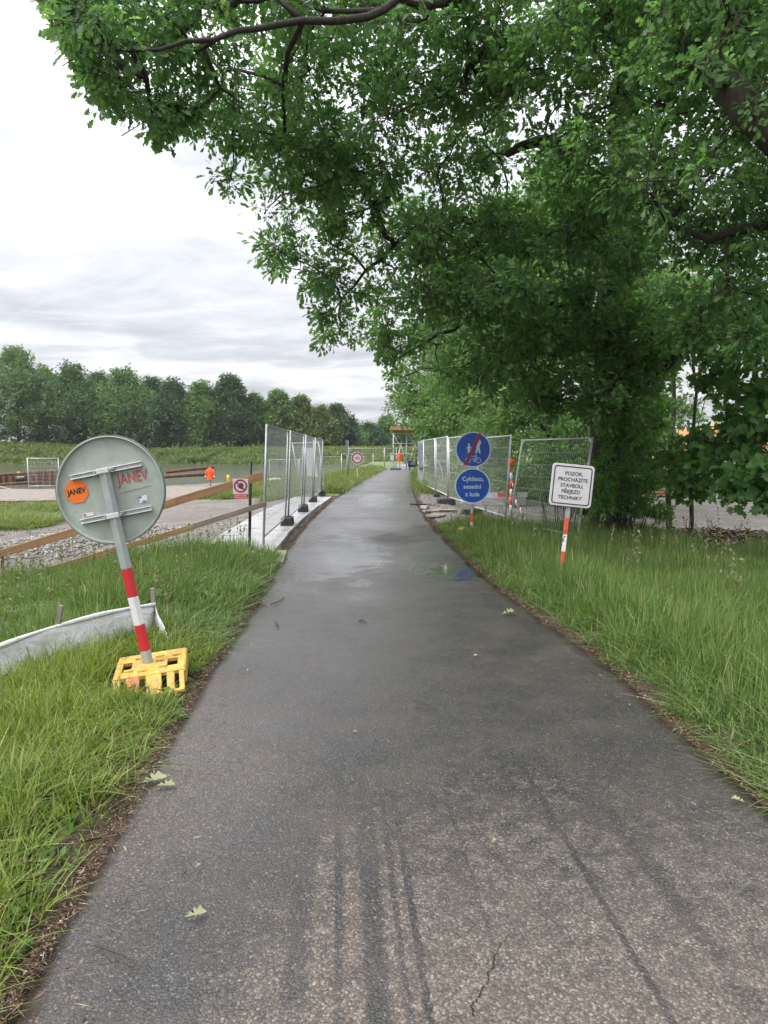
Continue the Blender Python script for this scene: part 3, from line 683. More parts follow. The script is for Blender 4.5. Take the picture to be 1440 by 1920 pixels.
lim1 = [([P(1180, 40, 14.2), P(1150, 52, 13.2), P(1060, 45, 12.2), P(970, 68, 11.4), P(880, 120, 11)], [.20, .17, .15, .11, .06]),
        ([P(1185, -90, 14.2), P(1020, -70, 12), P(850, 0, 10.4), P(720, 18, 9.8), P(620, 40, 9.3), P(520, 46, 9.0), P(400, 75, 8.5), P(250, 95, 8.1)], [.15, .11, .065, .052, .045, .040, .03, .015]),
        ([P(1155, 480, 14.4), P(1050, 440, 13.8), P(930, 425, 13.2), P(830, 405, 13.0), P(740, 460, 13.3), P(640, 560, 13.8)], [.15, .11, .075, .055, .038, .02]),
        ([P(1150, 600, 14.5), P(1020, 560, 14.6), P(900, 590, 15), P(800, 640, 15.4), P(720, 690, 16)], [.14, .09, .055, .035, .018]),
        ([P(1146, 760, 14.5), P(1205, 715, 14.2), P(1262, 668, 13.8), P(1320, 640, 13.4), P(1440, 560, 13)], [.16, .14, .13, .12, .10]),
        ([P(1165, 360, 14.3), P(1100, 330, 13), P(1075, 290, 12.2), P(1010, 265, 11.6), P(950, 290, 11.3)], [.16, .14, .12, .09, .05])]
oak('oak_tree', 'huge dark oak behind the mesh fence, its boughs roofing the path', b1, trunk1, [.46, .37, .34, .32, .30, .27, .23, .18], lim1, inn[0][~selF], inn[1][~selF], out[0][~selO], out[1][~selO], 21)
zb = float(land(7.6, 7.2)); b2 = (7.6, 7.2, zb - .05)
lim2 = [([Vector((7.4, 7.2, 4.2)), Vector((6.2, 7.4, 4.8)), P(1470, 270, 7.6), P(1400, 205, 7.8), P(1310, 105, 8.2), P(1262, 15, 8.5), P(1230, -120, 8.9)], [.26, .22, .19, .17, .15, .13, .09]),
        ([Vector((7.5, 7.2, 3.4)), Vector((6.3, 8.2, 4.0)), P(1440, 420, 9.2), P(1330, 450, 9.6), P(1250, 420, 9.9)], [.17, .13, .07, .05, .03])]
oak('oak_tree', 'nearer oak beyond the right edge, its limb and leaves hanging in top right', b2, [b2, (7.6, 7.2, 2.2), (7.5, 7.2, 4.2), (7.4, 7.1, 7), (7.2, 7, 10)], [.48, .38, .34, .28, .16], lim2, inn[0][selF], inn[1][selF], np.concatenate([out[0][selO], out2[0]]), np.concatenate([out[1][selO], out2[1]]), 22)

def broadleaf(name, label, x, y, h, r, mat, nclump=60, nsp=16, nleaf=7, size=0.16, low=0.15, T=KITE_T, F=KITE_F, lean=(0, 0), group=None, trunk_r=None, cone=0.0, cens=None, zbase=None, seed=0, cr=None, bark='bark'):
    global rng
    rng = np.random.default_rng(seed + 100); random.seed(seed)
    z0 = float(land(x, y)) if zbase is None else zbase
    t = thing(name, label, 'tree', (x, y, z0 - .05), group=group); tr = trunk_r or h * 0.018
    top = Vector((lean[0], lean[1], h * .86))
    tp, trr = resample([Vector((0, 0, 0)), Vector((lean[0] * .15 + random.uniform(-.1, .1) * r * .3, lean[1] * .2, h * .3)), Vector((lean[0] * .6, lean[1] * .6, h * .6)), top], [tr, tr * .75, tr * .5, tr * .12], h / 14, h * .004)
    MB().tube(tp, trr, 8).build('trunk', bark, t, smooth=True)
    if cens is None:
        zc0 = h * low; q = rng.random(nclump) ** 0.85; ang = rng.random(nclump) * 2 * math.pi
        prof = np.sin(np.clip(q * (1 - .18 * cone) + .10 + .1 * cone, 0, 1) * math.pi) ** 0.62 * (1 - cone * .55 * q)
        rad = r * prof * (0.35 + 0.65 * rng.random(nclump) ** .5) * (0.80 + .35 * vnoise(ang * 1.3, q * 3, 1, seed))
        c = np.stack([rad * np.cos(ang) + lean[0] * q, rad * np.sin(ang) + lean[1] * q, zc0 + (h * .95 - zc0) * q], 1)
        crad = (cr or r * .27) * rng.uniform(.6, 1.25, nclump)
    else:
        c, crad = cens; c = c - np.array([x, y, z0 - .05])
    mb = MB()
    for pts, rd in grow([(p, q) for p, q in zip(tp, trr)][2:], [tuple(a) for a in c], tr * .09, .08 * r / 3): mb.tube(pts, rd, 4)
    o = mb.build('branches', bark, t, smooth=True); o['kind'] = 'stuff'
    key = '%s_%d' % (mat, round(size * 100)); L_ = size * 3.0
    set_sprays('crown', c, crad, nsp, spray_protos(key, mat, nleaf, size, T, F, L_, size * 1.0, k=4), t, L_)
    return t
# trees along the right of the path beyond the fence
GR = 'trees lining the right of the path'
broadleaf('linden_tree', 'round linden between the oak trunk and the fence, just behind the tilted panel', 5.7, 20.2, 9.5, 3.5, 'leaf_mid', 95, 30, 11, .13, .12, group=GR, seed=36, cr=.75)
broadleaf('maple_tree', 'leafy tree right behind the fence, its foliage filling the gap over the blue signs', 5.9, 25.0, 12.5, 4.7, 'leaf_mid', 125, 32, 10, .17, .05, group=GR, seed=31, cr=.95)
broadleaf('maple_tree', 'pale leafy tree behind the first, seen above the no-entry fence bend', 5.6, 33.0, 13, 4.6, 'leaf_mid', 110, 30, 10, .20, .05, group=GR, seed=32, cr=1.0)
broadleaf('ash_tree', 'bushy tree whose edge stands against the sky beside the path', 5.3, 43.0, 14, 4.7, 'leaf_far_b', 110, 28, 10, .24, .06, group=GR, seed=33, cr=1.05)
broadleaf('ash_tree', 'farthest of the trees right of the path, its branches over the scaffold', 7.0, 58.0, 14.0, 5.2, 'leaf_far_b', 95, 26, 10, .28, .14, group=GR, seed=34, cr=1.1)
# young maples at the right
def cl(*a):
    c = np.array([tuple(P(x, y, d)) for x, y, d, r in a]); return c, np.array([r for *_, r in a])
s1 = cl((1185, 745, 15, .6), (1215, 690, 14.6, .6), (1250, 610, 14.4, .65), (1200, 640, 15.2, .6), (1225, 850, 15, .55), (1195, 900, 15.6, .55), (1180, 830, 15.5, .6), (1150, 920, 16, .5), (1260, 880, 15.4, .45), (1235, 780, 15.2, .4), (1280, 560, 14.2, .6), (1215, 560, 15, .6), (1310, 600, 14, .55))
s2 = cl((1330, 600, 13.4, .6), (1395, 650, 12.6, .65), (1440, 700, 12, .6), (1390, 735, 12.2, .5), (1430, 800, 11.6, .55), (1375, 870, 12, .5), (1430, 880, 11.2, .5), (1320, 880, 12.8, .5), (1345, 830, 12.6, .45), (1470, 780, 11.5, .7), (1480, 900, 11, .6), (1500, 650, 12, .8), (1385, 910, 11.8, .35), (1440, 930, 11.2, .35), (1300, 915, 13, .35), (1290, 850, 13.2, .45), (1340, 700, 13, .35), (1400, 810, 12.2, .5), (1350, 560, 13, .6), (1430, 580, 12, .65))
z1, z2 = float(land(6.55, 16.2)), float(land(6.8, 15.2))
broadleaf('young_maple', 'slim young maple with a brown stem right of the oak trunk', 6.55, 16.2, 7.5, 2, 'leaf_maple', size=.15, nsp=20, nleaf=10, T=MAPLE_T, F=fan(MAPLE_T), cens=s1, trunk_r=.075, group='young maples', seed=41, bark='bark_thin')
broadleaf('young_maple', 'thin dark sapling at the right edge of the clearing, leaves drooping to the gravel', 6.65, 15.4, 7.0, 2, 'leaf_maple', size=.15, nsp=20, nleaf=10, T=MAPLE_T, F=fan(MAPLE_T), cens=s2, trunk_r=.055, group='young maples', seed=42, bark='bark_thin')
# undergrowth behind the right fence
def shrub(name, label, items, mat, size, nsp, nleaf, seed, T=OVAL_T, F=OVAL_F, cat='shrub'):
    global rng
    rng = np.random.default_rng(seed); random.seed(seed)
    c, r = cl(*items); b = c.mean(0); b[2] = float(land(b[0], b[1])) - .03
    t = thing(name, label, cat, tuple(b)); c = c - b
    mb = MB()
    for p in c:
        f = Vector((p[0] * .5, p[1] * .5, 0)); q = Vector(p); mb.tube([f, f.lerp(q, .5) + Vector((random.gauss(0, .06), random.gauss(0, .06), .05)), q], [.016, .012, .006], 5)
    o = mb.build('stems', 'bark_thin', t, smooth=True); o['kind'] = 'stuff'
    A, B = clump_sprays(c, r, nsp); V, Fm = spray_leaves(A, B, nleaf, size, T, F, size, 1.0, .1)
    o = np_mesh('foliage', V, Fm, mat, t); o['kind'] = 'stuff'; return t
shrub('shrub', 'dark leafy shrub behind the tilted fence panel at the oak foot', [(1000, 880, 17.5, .5), (1040, 850, 17.5, .55), (1085, 880, 17, .5), (1030, 920, 17, .45), (1075, 930, 16.5, .4), (1105, 840, 17.5, .5), (1000, 830, 18.2, .5), (1060, 800, 18, .55), (1120, 900, 16.6, .4)], 'leaf_maple', .12, 40, 7, 51)
shrub('shrub', 'low tangled shrub beneath the oak, right of the text sign', [(1150, 940, 13.8, .32), (1185, 950, 13.6, .3), (1215, 945, 13.9, .3), (1130, 950, 13.2, .28), (1170, 905, 14, .3), (1240, 960, 14, .22), (1140, 880, 13.5, .36), (1185, 875, 13.5, .38), (1160, 835, 13.7, .40), (1205, 830, 13.8, .36), (1125, 915, 13.3, .30), (1210, 905, 13.7, .34), (1150, 800, 13.6, .36), (1190, 790, 13.7, .36)], 'leaf_maple', .10, 44, 8, 52)
shrub('shrub', 'green shrub behind the fence between the two blue signs and the striped post', [(905, 880, 26, .7), (940, 870, 25, .7), (975, 880, 24, .7), (870, 875, 27, .7), (925, 840, 26, .8), (965, 840, 25, .8), (830, 870, 30, .8), (850, 840, 30, .9)], 'leaf_mid', .16, 40, 7, 53)

# ------------------------------------------------------------------ far bank
FB = 'trees lining the far river bank'
def far_tree(px, top, half, d, mat, label, name='bank_tree', cone=0.0, low=.10, seed=0):
    x = (px - 720) / FPX * d; z0 = float(land(x, d)); ztop = CAMH + (HZ - top) / FPX * d; h = ztop - z0; r = half / FPX * d
    return broadleaf(name, label, x, d, h, r, mat, nclump=int(75 + half * .6), nsp=24, nleaf=9, size=.62, low=low, group=FB, seed=seed, cone=cone, cr=r * .34 * (.8 + 2 / (r + 2)))
FT = [(-70, 668, 80, 190, 'leaf_far_a', 'tree cut by the left picture edge on the far bank'),
      (38, 655, 84, 192, 'leaf_far_b', 'tallest leftmost full tree on the far bank'),
      (142, 690, 66, 192, 'leaf_far_a', 'broad tree right of the tallest on the far bank'),
      (238, 697, 72, 192, 'leaf_far_b', 'wide rounded tree above the round sign on the far bank'),
      (328, 720, 52, 190, 'leaf_far_c', 'dark tree right of the round sign across the river'),
      (380, 722, 46, 190, 'leaf_far_b', 'greyish green tree in mid far bank beside the dark pair'),
      (434, 708, 50, 192, 'leaf_far_c', 'dark pointed tree just left of the nearest fence post'),
      (480, 740, 34, 194, 'leaf_far_a', 'narrow tree directly behind the nearest fence post'),
      (524, 738, 42, 196, 'leaf_far_b', 'light green tree behind the first fence panel'),
      (566, 748, 38, 198, 'leaf_far_d', 'pale olive weeping birch behind the second fence panel'),
      (602, 765, 30, 196, 'leaf_far_d', 'round yellowish tree over the leaning fence panel'),
      (632, 762, 36, 205, 'leaf_far_c', 'dark tree right of the yellowish one'),
      (655, 795, 26, 215, 'leaf_far_b', 'small light tree above the no-cycling sign'),
      (692, 797, 30, 225, 'leaf_far_c', 'low domed tree at the end of the path'),
      (724, 784, 24, 232, 'leaf_far_b', 'upright tree left of the scaffold'),
      (760, 800, 30, 235, 'leaf_far_a', 'tree seen through the scaffold frame')]
for i, a in enumerate(FT): far_tree(*a, cone=(.5 if i in (6, 9, 14) else (.1, .3, -.1, .2)[i % 4]), low=(.02 if i > 7 else .04), seed=60 + i)
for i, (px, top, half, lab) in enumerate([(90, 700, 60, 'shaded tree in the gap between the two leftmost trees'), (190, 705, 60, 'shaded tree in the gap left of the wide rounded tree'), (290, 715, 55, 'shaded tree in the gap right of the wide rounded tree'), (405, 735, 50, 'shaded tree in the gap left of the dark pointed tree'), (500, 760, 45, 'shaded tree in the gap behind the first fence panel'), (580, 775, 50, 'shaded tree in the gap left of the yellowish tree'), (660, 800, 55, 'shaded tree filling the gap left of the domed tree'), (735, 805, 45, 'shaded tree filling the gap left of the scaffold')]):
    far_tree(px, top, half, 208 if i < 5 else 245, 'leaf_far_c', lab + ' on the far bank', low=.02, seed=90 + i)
# low scrub along the waterline and levee
rng = np.random.default_rng(77)
n = 300; bx = rng.uniform(-125, 12, n); by = 166 + rng.random(n) ** 1.3 * 12; rr = rng.uniform(.6, 1.7, n) * np.where((bx > -62) & (bx < -24), 1.7, 1.0)
keep = (bx > -62) | (rng.random(n) < .35); bx, by, rr = bx[keep], by[keep], rr[keep]
cc = np.stack([bx, by, land(bx, by) + rr * .45], 1); A, B = clump_sprays(cc, rr, 26); V, F = spray_leaves(A, B, 6, .55, KITE_T, KITE_F, .5, 1.0, .05)
tag(np_mesh('bank_scrub', V, F, 'scrub'), 'bright green scrub along the far waterline', 'scrub', kind='stuff')
n = 30000; gx = rng.uniform(-130, 15, n); gy = rng.uniform(166.5, 192, n); pos = np.stack([gx, gy, land(gx, gy)], 1)
d = rdir(n); d[:, 2] = np.abs(d[:, 2]) + .8; V, F = leaves(pos, d, rdir(n), rng.uniform(.5, 1.1, n), KITE_T, KITE_F)
tag(np_mesh('bank_grass', V, F, 'grass_far'), 'rough grass on the far levee', 'grass', kind='stuff')

# ------------------------------------------------------------------ grass
def blades(x, y, h, wd, bend, nseg=3, lean=None, zb_=None):
    n = len(x); pos = np.stack([x, y, land(x, y) - .01 if zb_ is None else zb_], 1); az = rng.random(n) * 2 * math.pi if lean is None else lean
    dr = np.stack([np.cos(az), np.sin(az), np.zeros(n)], 1); wa = az + math.pi / 2 + rng.normal(0, .5, n); sd_ = np.stack([np.cos(wa), np.sin(wa), np.zeros(n)], 1)
    V = []
    for i in range(nseg):
        s = i / nseg; c = pos + dr * (h * bend * s ** 2)[:, None] + np.array([0, 0, 1.]) * (h * s * (1 - .45 * np.minimum(bend, 1.3) * s))[:, None]
        wv = sd_ * (wd * (1 - s) ** .6 * (.75 if i == 0 else 1))[:, None] * .5; V += [c - wv, c + wv]
    V.append(pos + dr * (h * bend)[:, None] + np.array([0, 0, 1.]) * (h * (1 - .45 * np.minimum(bend, 1.3)))[:, None])
    V = np.stack(V, 1); k = 2 * nseg + 1; F = []
    for i in range(nseg - 1): a = 2 * i; F += [(a, a + 1, a + 3), (a, a + 3, a + 2)]
    a = 2 * (nseg - 1); F.append((a, a + 1, a + 2)); F = np.array(F)
    return V.reshape(-1, 3), (F[None] + (np.arange(n) * k)[:, None, None]).reshape(-1, 3)
def tuft_protos(key, mat, nb, wd, nseg, spread, k=6):
    if key in PROTO: return PROTO[key]
    out_ = []
    for i in range(k):
        x = rng.normal(0, spread, nb); y = rng.normal(0, spread, nb); az = np.arctan2(y, x) + rng.normal(0, .9, nb)
        V, F = blades(x, y, rng.uniform(.45, 1.15, nb), rng.uniform(.6, 1.3, nb) * wd, rng.uniform(.08, 1.15, nb) ** 1.15, nseg, az, np.zeros(nb))
        out_.append(proto_obj('%s_tuft_%d' % (key, i), V, F, [mat]))
    PROTO[key] = out_; return out_
def tufts(name, x, y, h, wsc, protos, label):
    n = len(x); pos = np.stack([x, y, land(x, y) - .012], 1); rot = np.stack([rng.normal(0, .10, n), rng.normal(0, .10, n), rng.random(n) * 6.28], 1)
    return tag(scatter_mesh(name, pos, rot, np.stack([wsc, wsc, h], 1), protos), label, 'grass', kind='stuff')
def scatter(n, x0, x1, y0, y1, ok):
    x = rng.uniform(x0, x1, n); y = rng.uniform(y0, y1, n); k = ok(x, y); return x[k], y[k]
def uu(x, y): return cxf(y) - HW - x - eL(y)
def vv(x, y): return x - cxf(y) - HW - eR(y)
rng = np.random.default_rng(5)
def edgen(y, s): return -.01 + .10 * vnoise(y, s, 1.6, s) + .07 * vnoise(y, s, 6, s + 1)
# -- left verge, short and lush near the camera
BASE = (-1.55, 4.9)
def left_ok(x, y):
    u = uu(x, y); bare = vnoise(x, y, 1.8, 12) + .35 * vnoise(x, y, 6, 13)
    keep = (u > edgen(y, 21)) & (rng.random(len(x)) < np.where(y < 5, np.clip((bare - .24) * 3.2, .10, 1), 1))
    keep &= ~((np.abs(x + 1.62) < .30) & (np.abs(y - 4.76) < .36))
    keep &= ~((x < -1.75) & (x > -3.6) & (np.abs(y - (5.55 + (x + 1.8) * .42)) < .05))
    return keep
# tuft shapes are one metre tall and wide-scaled 1; each copy gets its own height
PN = tuft_protos('near', 'grass_near', 12, .030, 4, .16); PT = tuft_protos('tall', 'grass_tall', 13, .026, 4, .13)
x, y = scatter(14500, -4.6, .2, 1.0, 5.8, left_ok); n = len(x); c1 = vnoise(x, y, 3.0, 31); c2 = vnoise(x, y, .9, 32)
hh = (.07 + .15 * c1 + .13 * c2) * rng.uniform(.6, 1.25, n) * (.7 + .3 * sstep(.1, .5, uu(x, y)))
tufts('grass', x, y, hh, rng.uniform(.17, .28, n), PN, 'short lush bright grass at the lower left beside the path')
def left2(x, y): u = uu(x, y); return (u > edgen(y, 21)) & ~((y > 10.6) & (u < 1.6)) & ~((x < -1.75) & (x > -3.6) & (np.abs(y - (5.55 + (x + 1.8) * .42)) < .05)) & (y < 11.3 - .12 * np.clip(u - 2, 0, 9))
x, y = scatter(13500, -7.5, -.9, 5.6, 11.2, left2); n = len(x); c1 = vnoise(x, y, 1.5, 33)
hh = (.20 + .34 * c1) * np.where(y < 6.6, .8, 1.0) * (.55 + .45 * sstep(.1, .6, uu(x, y))) * rng.uniform(.7, 1.15, n)
tufts('grass', x, y, hh, rng.uniform(.28, .46, n), PT, 'taller grass between the white barrier and the wooden rails')
def right_ok(x, y): v = vv(x, y); return (v > edgen(y, 41) * 1.1) & (y < 15.6 + .3 * np.sin(x * 3)) & ((x < 5.5 + .3 * np.sin(y * 3)) | (y < 12.3 + .3 * np.sin(x * 4)))
x, y = scatter(34000, .6, 10.5, 1.6, 15.8, right_ok); k_ = rng.random(len(x)) < np.where(y < 8, 1, .75); x, y = x[k_], y[k_]; n = len(x); c1 = vnoise(x, y, 1.5, 35); c2 = vnoise(x, y, .5, 36)
hh = (.20 + .28 * c1 + .16 * c2) * (.30 + .70 * sstep(.08, .75, vv(x, y))) * rng.uniform(.7, 1.15, n)
tufts('grass', x, y, hh, rng.uniform(.24, .40, n), PT, 'tall dense grass along the right side of the path')
# -- seed stalks
def stalks(x, y, h):
    n = len(x); A = np.stack([x, y, land(x, y)], 1); B = A + np.stack([rng.normal(0, .10, n), rng.normal(0, .10, n), h], 1)
    tv, tf = twigs3(A.copy(), B.copy(), .0022, .0012); f = rng.random((n, 14)) * .28; pos = B[:, None] - (B - A)[:, None] * f[..., None]
    d = rng.normal(size=(n, 14, 3)) * .7; d[..., 2] += .9; pos = pos.reshape(-1, 3)
    lv, lf = leaves(pos, d.reshape(-1, 3), rdir(len(pos)), rng.uniform(.02, .045, len(pos)), KITE_T, KITE_F)
    return cat_meshes([(lv, lf), (tv, np.concatenate([tf[:, [0, 1, 2]], tf[:, [0, 2, 3]]]))])
x, y = scatter(190, 1.2, 6, 3.2, 14, lambda a, b: vv(a, b) > .55); A1 = stalks(x, y, rng.uniform(.5, .85, len(x)))
x, y = scatter(170, -6, -1.3, 5.8, 10.8, lambda a, b: (uu(a, b) > .3)); A2 = stalks(x, y, rng.uniform(.4, .75, len(x)))
V, F = cat_meshes([A1, A2]); tag(np_mesh('seed_grass', V, F, 'seed_head'), 'thin flowering grass stalks standing above both verges', 'grass', kind='stuff')
# -- far verges
PF = tuft_protos('far', 'grass_far', 14, .035, 3, .16)
x, y = scatter(10500, -9, 1.5, 26, 66, lambda a, b: (uu(a, b) > .12) & (b < np.interp(a, SHX, SHY) - 1.2) & (((a > -8.2 - .4 * np.sin(b)) & (b > 31.5 + .5 * np.sin(a * 2))) | ((a > -4.6) & (b > 26.2))) & ((b > 26.8) | (uu(a, b) > 2.0)))
x2, y2 = scatter(2600, 1, 7, 26.5, 64, lambda a, b: (vv(a, b) > .12)); x3, y3 = scatter(2200, -14.4, -9.9, 19.6, 27.8, lambda a, b: b < 28)
x, y = np.concatenate([x, x2, x3]), np.concatenate([y, y2, y3]); n = len(x)
hh = (.25 + .45 * vnoise(x, y, .8, 8)) * np.concatenate([np.ones(n - len(x3)), np.full(len(x3), .6)]) * rng.uniform(.6, 1.2, n)
tufts('meadow_grass', x, y, hh, rng.uniform(.6, 1.1, n), PF, 'yellowish meadow grass beside the far stretch of the path')
# -- broad-leaved weeds
def rosettes(x, y, size, nl, up):
    n = len(x); a = rng.random((n, nl)) * 2 * math.pi; pos = np.repeat(np.stack([x, y, land(x, y) + .01], 1), nl, 0); a = a.ravel(); el = rng.uniform(*up, n * nl)
    pos[:, 2] += rng.random(n * nl) * np.repeat(size, nl) * .9 * (up[1] > 1.0)
    d = np.stack([np.cos(a), np.sin(a), el], 1); nr = np.stack([-np.cos(a) * el * .6, -np.sin(a) * el * .6, np.ones_like(a)], 1) + rng.normal(0, .25, (n * nl, 3))
    return leaves(pos, d, norm(nr), np.repeat(size, nl) * rng.uniform(.5, 1.1, n * nl), OVAL_T * np.array([1, 1.5]), OVAL_F, .2, .35)
x, y = scatter(1700, -3.6, -.2, 1.4, 5.6, lambda a, b: (uu(a, b) > .2) & ~((np.abs(a + 1.6) < .4) & (np.abs(b - 4.9) < .35))); A1 = rosettes(x, y, rng.uniform(.03, .10, len(x)), 7, (.1, .7))
x, y = scatter(900, -6.4, -1.2, 5.8, 10.8, lambda a, b: (uu(a, b) > .4) & (vnoise(a, b, .9, 14) > .35)); A2 = rosettes(x, y, rng.uniform(.06, .16, len(x)), 12, (.2, 1.3))
x, y = scatter(700, 1.6, 6.5, 4.5, 14.5, lambda a, b: (vv(a, b) > .6)); A3 = rosettes(x, y, rng.uniform(.05, .12, len(x)), 9, (.3, 1.3))
x, y = np.array([-1.62, -1.70, -1.56, -1.30, -1.52]), np.array([2.22, 2.12, 2.34, 4.2, 2.05]); A4 = rosettes(x, y, np.array([.13, .12, .11, .15, .10]), 6, (.2, .6))
x, y = scatter(2600, -3.8, -.2, 1.3, 5.8, lambda a, b: (uu(a, b) > .05) & (vnoise(a, b, 1.3, 55) > .42)); A5 = rosettes(x, y, rng.uniform(.022, .045, len(x)), 6, (.3, 1.4))
V, F = cat_meshes([A1, A2, A3, A4, A5]); tag(np_mesh('weeds', V, F, 'weed'), 'broad leaved weeds mixed into the verges', 'weeds', kind='stuff')
rng = np.random.default_rng(8)
cc = np.array([tuple(P(x, y, d)) for x, y, d in ((185, 1112, 7.6), (205, 1125, 7.4), (165, 1140, 7.3), (225, 1095, 8.0), (262, 1070, 8.6), (150, 1160, 7.0))]); A, B = clump_sprays(cc, np.full(6, .13), 26); V, F = spray_leaves(A, B, 6, .045, OVAL_T, OVAL_F, .04)
tag(np_mesh('flowering_weeds', V, F, 'yellow_flower'), 'yellow flowering weeds behind the white barrier', 'weeds', kind='stuff')
# -- brown litter along both edges of the asphalt
rng = np.random.default_rng(9)
def edge_bits(n, side):
    y = 1.2 + (rng.random(n) ** 1.7) * 22; off = np.abs(rng.normal(.0, .06, n)) - .035 + np.where(rng.random(n) < .06, -rng.random(n) * .35, 0)
    x = cxf(y) + side * (HW + off + (eL(y) if side < 0 else eR(y))); z = np.where(off < .02, .018, np.maximum(land(x, y), -.02) + .012); pos = np.stack([x, y, z + rng.random(n) * .012], 1)
    a = rng.random(n) * 2 * math.pi; d = np.stack([np.cos(a), np.sin(a), rng.normal(0, .15, n)], 1); nr = rng.normal(0, .35, (n, 3)); nr[:, 2] += 1
    thin = rng.random(n) < .5; T1 = leaves(pos[thin], d[thin], norm(nr[thin]), rng.uniform(.012, .06, thin.sum()), KITE_T * np.array([1, .14]), KITE_F, .1, .1)
    return cat_meshes([T1, leaves(pos[~thin], d[~thin], norm(nr[~thin]), rng.uniform(.004, .017, (~thin).sum()), KITE_T * np.array([1, 1.2]), KITE_F, .5, .3)])
x, y = scatter(5200, -4.2, -.3, 1.2, 5.8, lambda a, b: uu(a, b) > .08); n = len(x); a = rng.random(n) * 6.28
ST = leaves(np.stack([x, y, land(x, y) + rng.random(n) * .06], 1), np.stack([np.cos(a), np.sin(a), rng.normal(.1, .35, n)], 1), rdir(n) + np.array([0, 0, 1.2]), rng.uniform(.05, .16, n), KITE_T * np.array([1, .10]), KITE_F, .1, .3)
V, F = cat_meshes([edge_bits(24000, -1), edge_bits(22000, 1), ST]); tag(np_mesh('leaf_litter', V, F, 'litter'), 'brown leaf litter and dry stalks along the asphalt edges', 'litter', kind='stuff')
x, y = scatter(9000, 5.5, 13, 12.5, 16.5, lambda a, b: rng.random(len(a)) < .8); n = len(x); a = rng.random(n) * 6.28
V, F = leaves(np.stack([x, y, land(x, y) + rng.random(n) * .05], 1), np.stack([np.cos(a), np.sin(a), rng.normal(0, .5, n)], 1), rdir(n) + np.array([0, 0, 1.]), rng.uniform(.05, .2, n), KITE_T * np.array([1, .5]), KITE_F)
tag(np_mesh('brushwood_litter', V, F, 'litter'), 'dark brushwood and mulch under the trees at the right', 'litter', kind='stuff')
# -- loose stones
def stones(x, y, s):
    n = len(x); T = norm(np.array([(1, 0, 0), (-1, 0, 0), (0, 1, 0), (0, -1, 0), (0, 0, 1), (0, 0, -1)], float))
    F = np.array([(0, 2, 4), (2, 1, 4), (1, 3, 4), (3, 0, 4), (2, 0, 5), (1, 2, 5), (3, 1, 5), (0, 3, 5)]); q = rng.random(n) * 6.28
    V = T[None] * s[:, None, None] * rng.uniform(.5, 1.2, (n, 6, 1)); c_, s_ = np.cos(q)[:, None], np.sin(q)[:, None]
    V = np.stack([V[..., 0] * c_ - V[..., 1] * s_, V[..., 0] * s_ + V[..., 1] * c_, V[..., 2] * .7], -1) + np.stack([x, y, land(x, y) + s * .2], 1)[:, None]
    return V.reshape(-1, 3), (F[None] + (np.arange(n) * 6)[:, None, None]).reshape(-1, 3)
x, y = scatter(7000, -11, -2.7, 10.8, 20, lambda a, b: (uu(a, b) > 1.6) & (b > 11.2 - .12 * np.clip(uu(a, b) - 2, 0, 9))); A1 = stones(x, y, rng.uniform(.008, .026, len(x)) * (1 + (rng.random(len(x)) < .06) * 1.6))
x, y = scatter(3000, -9, -4.6, 13.4, 18.4, lambda a, b: ((a + 6.6) / 2) ** 2 + ((b - 16) / 2.4) ** 2 < 1.2); A2 = stones(x, y, rng.uniform(.015, .06, len(x)))
x, y = scatter(2500, 1.4, 5.2, 16, 28, lambda a, b: vv(a, b) > .2); A3 = stones(x, y, rng.uniform(.012, .035, len(x)))
x, y = scatter(500, -2.0, -1.2, 10.8, 26, lambda a, b: (uu(a, b) > .05) & (uu(a, b) < .3)); A4 = stones(x, y, rng.uniform(.01, .03, len(x)))
V, F = cat_meshes([A1, A2, A3, A4]); tag(np_mesh('gravel', V, F, 'stone'), 'loose grey rubble and gravel of the building yard', 'gravel', kind='stuff')

# ------------------------------------------------------------------ mesh fences
def foot(loc, rz, label, big=True, group='fence feet', deep=False):
    t = thing('fence_ballast', label, 'fence foot', loc, (0, 0, rz), group)
    L, W, H = (.56, .25, .17) if big else (.45, .2, .13)
    mb = MB(); a, b = L / 2, W / 2; i = .022
    vs = [(-a, -b, 0), (a, -b, 0), (a, b, 0), (-a, b, 0), (-a + i, -b + i, H), (a - i, -b + i, H), (a - i, b - i, H), (-a + i, b - i, H)]
    mb.add(vs, [(3, 2, 1, 0), (4, 5, 6, 7), (0, 1, 5, 4), (1, 2, 6, 5), (2, 3, 7, 6), (3, 0, 4, 7)]); mb.build('block', 'rubber', t, bevel=.008)
    for s in (-1, 1): MB().box((s * (a - .010), 0, H * .38), (.016, W * .5, H * .34)).build('pocket', 'black', t)
    for s in (-.045, .045): MB().tube([(0 if deep else s, s if deep else 0, H - .01), (0 if deep else s, s if deep else 0, H + .02)], .03, 10).build('socket', 'black', t, smooth=False)
    return t
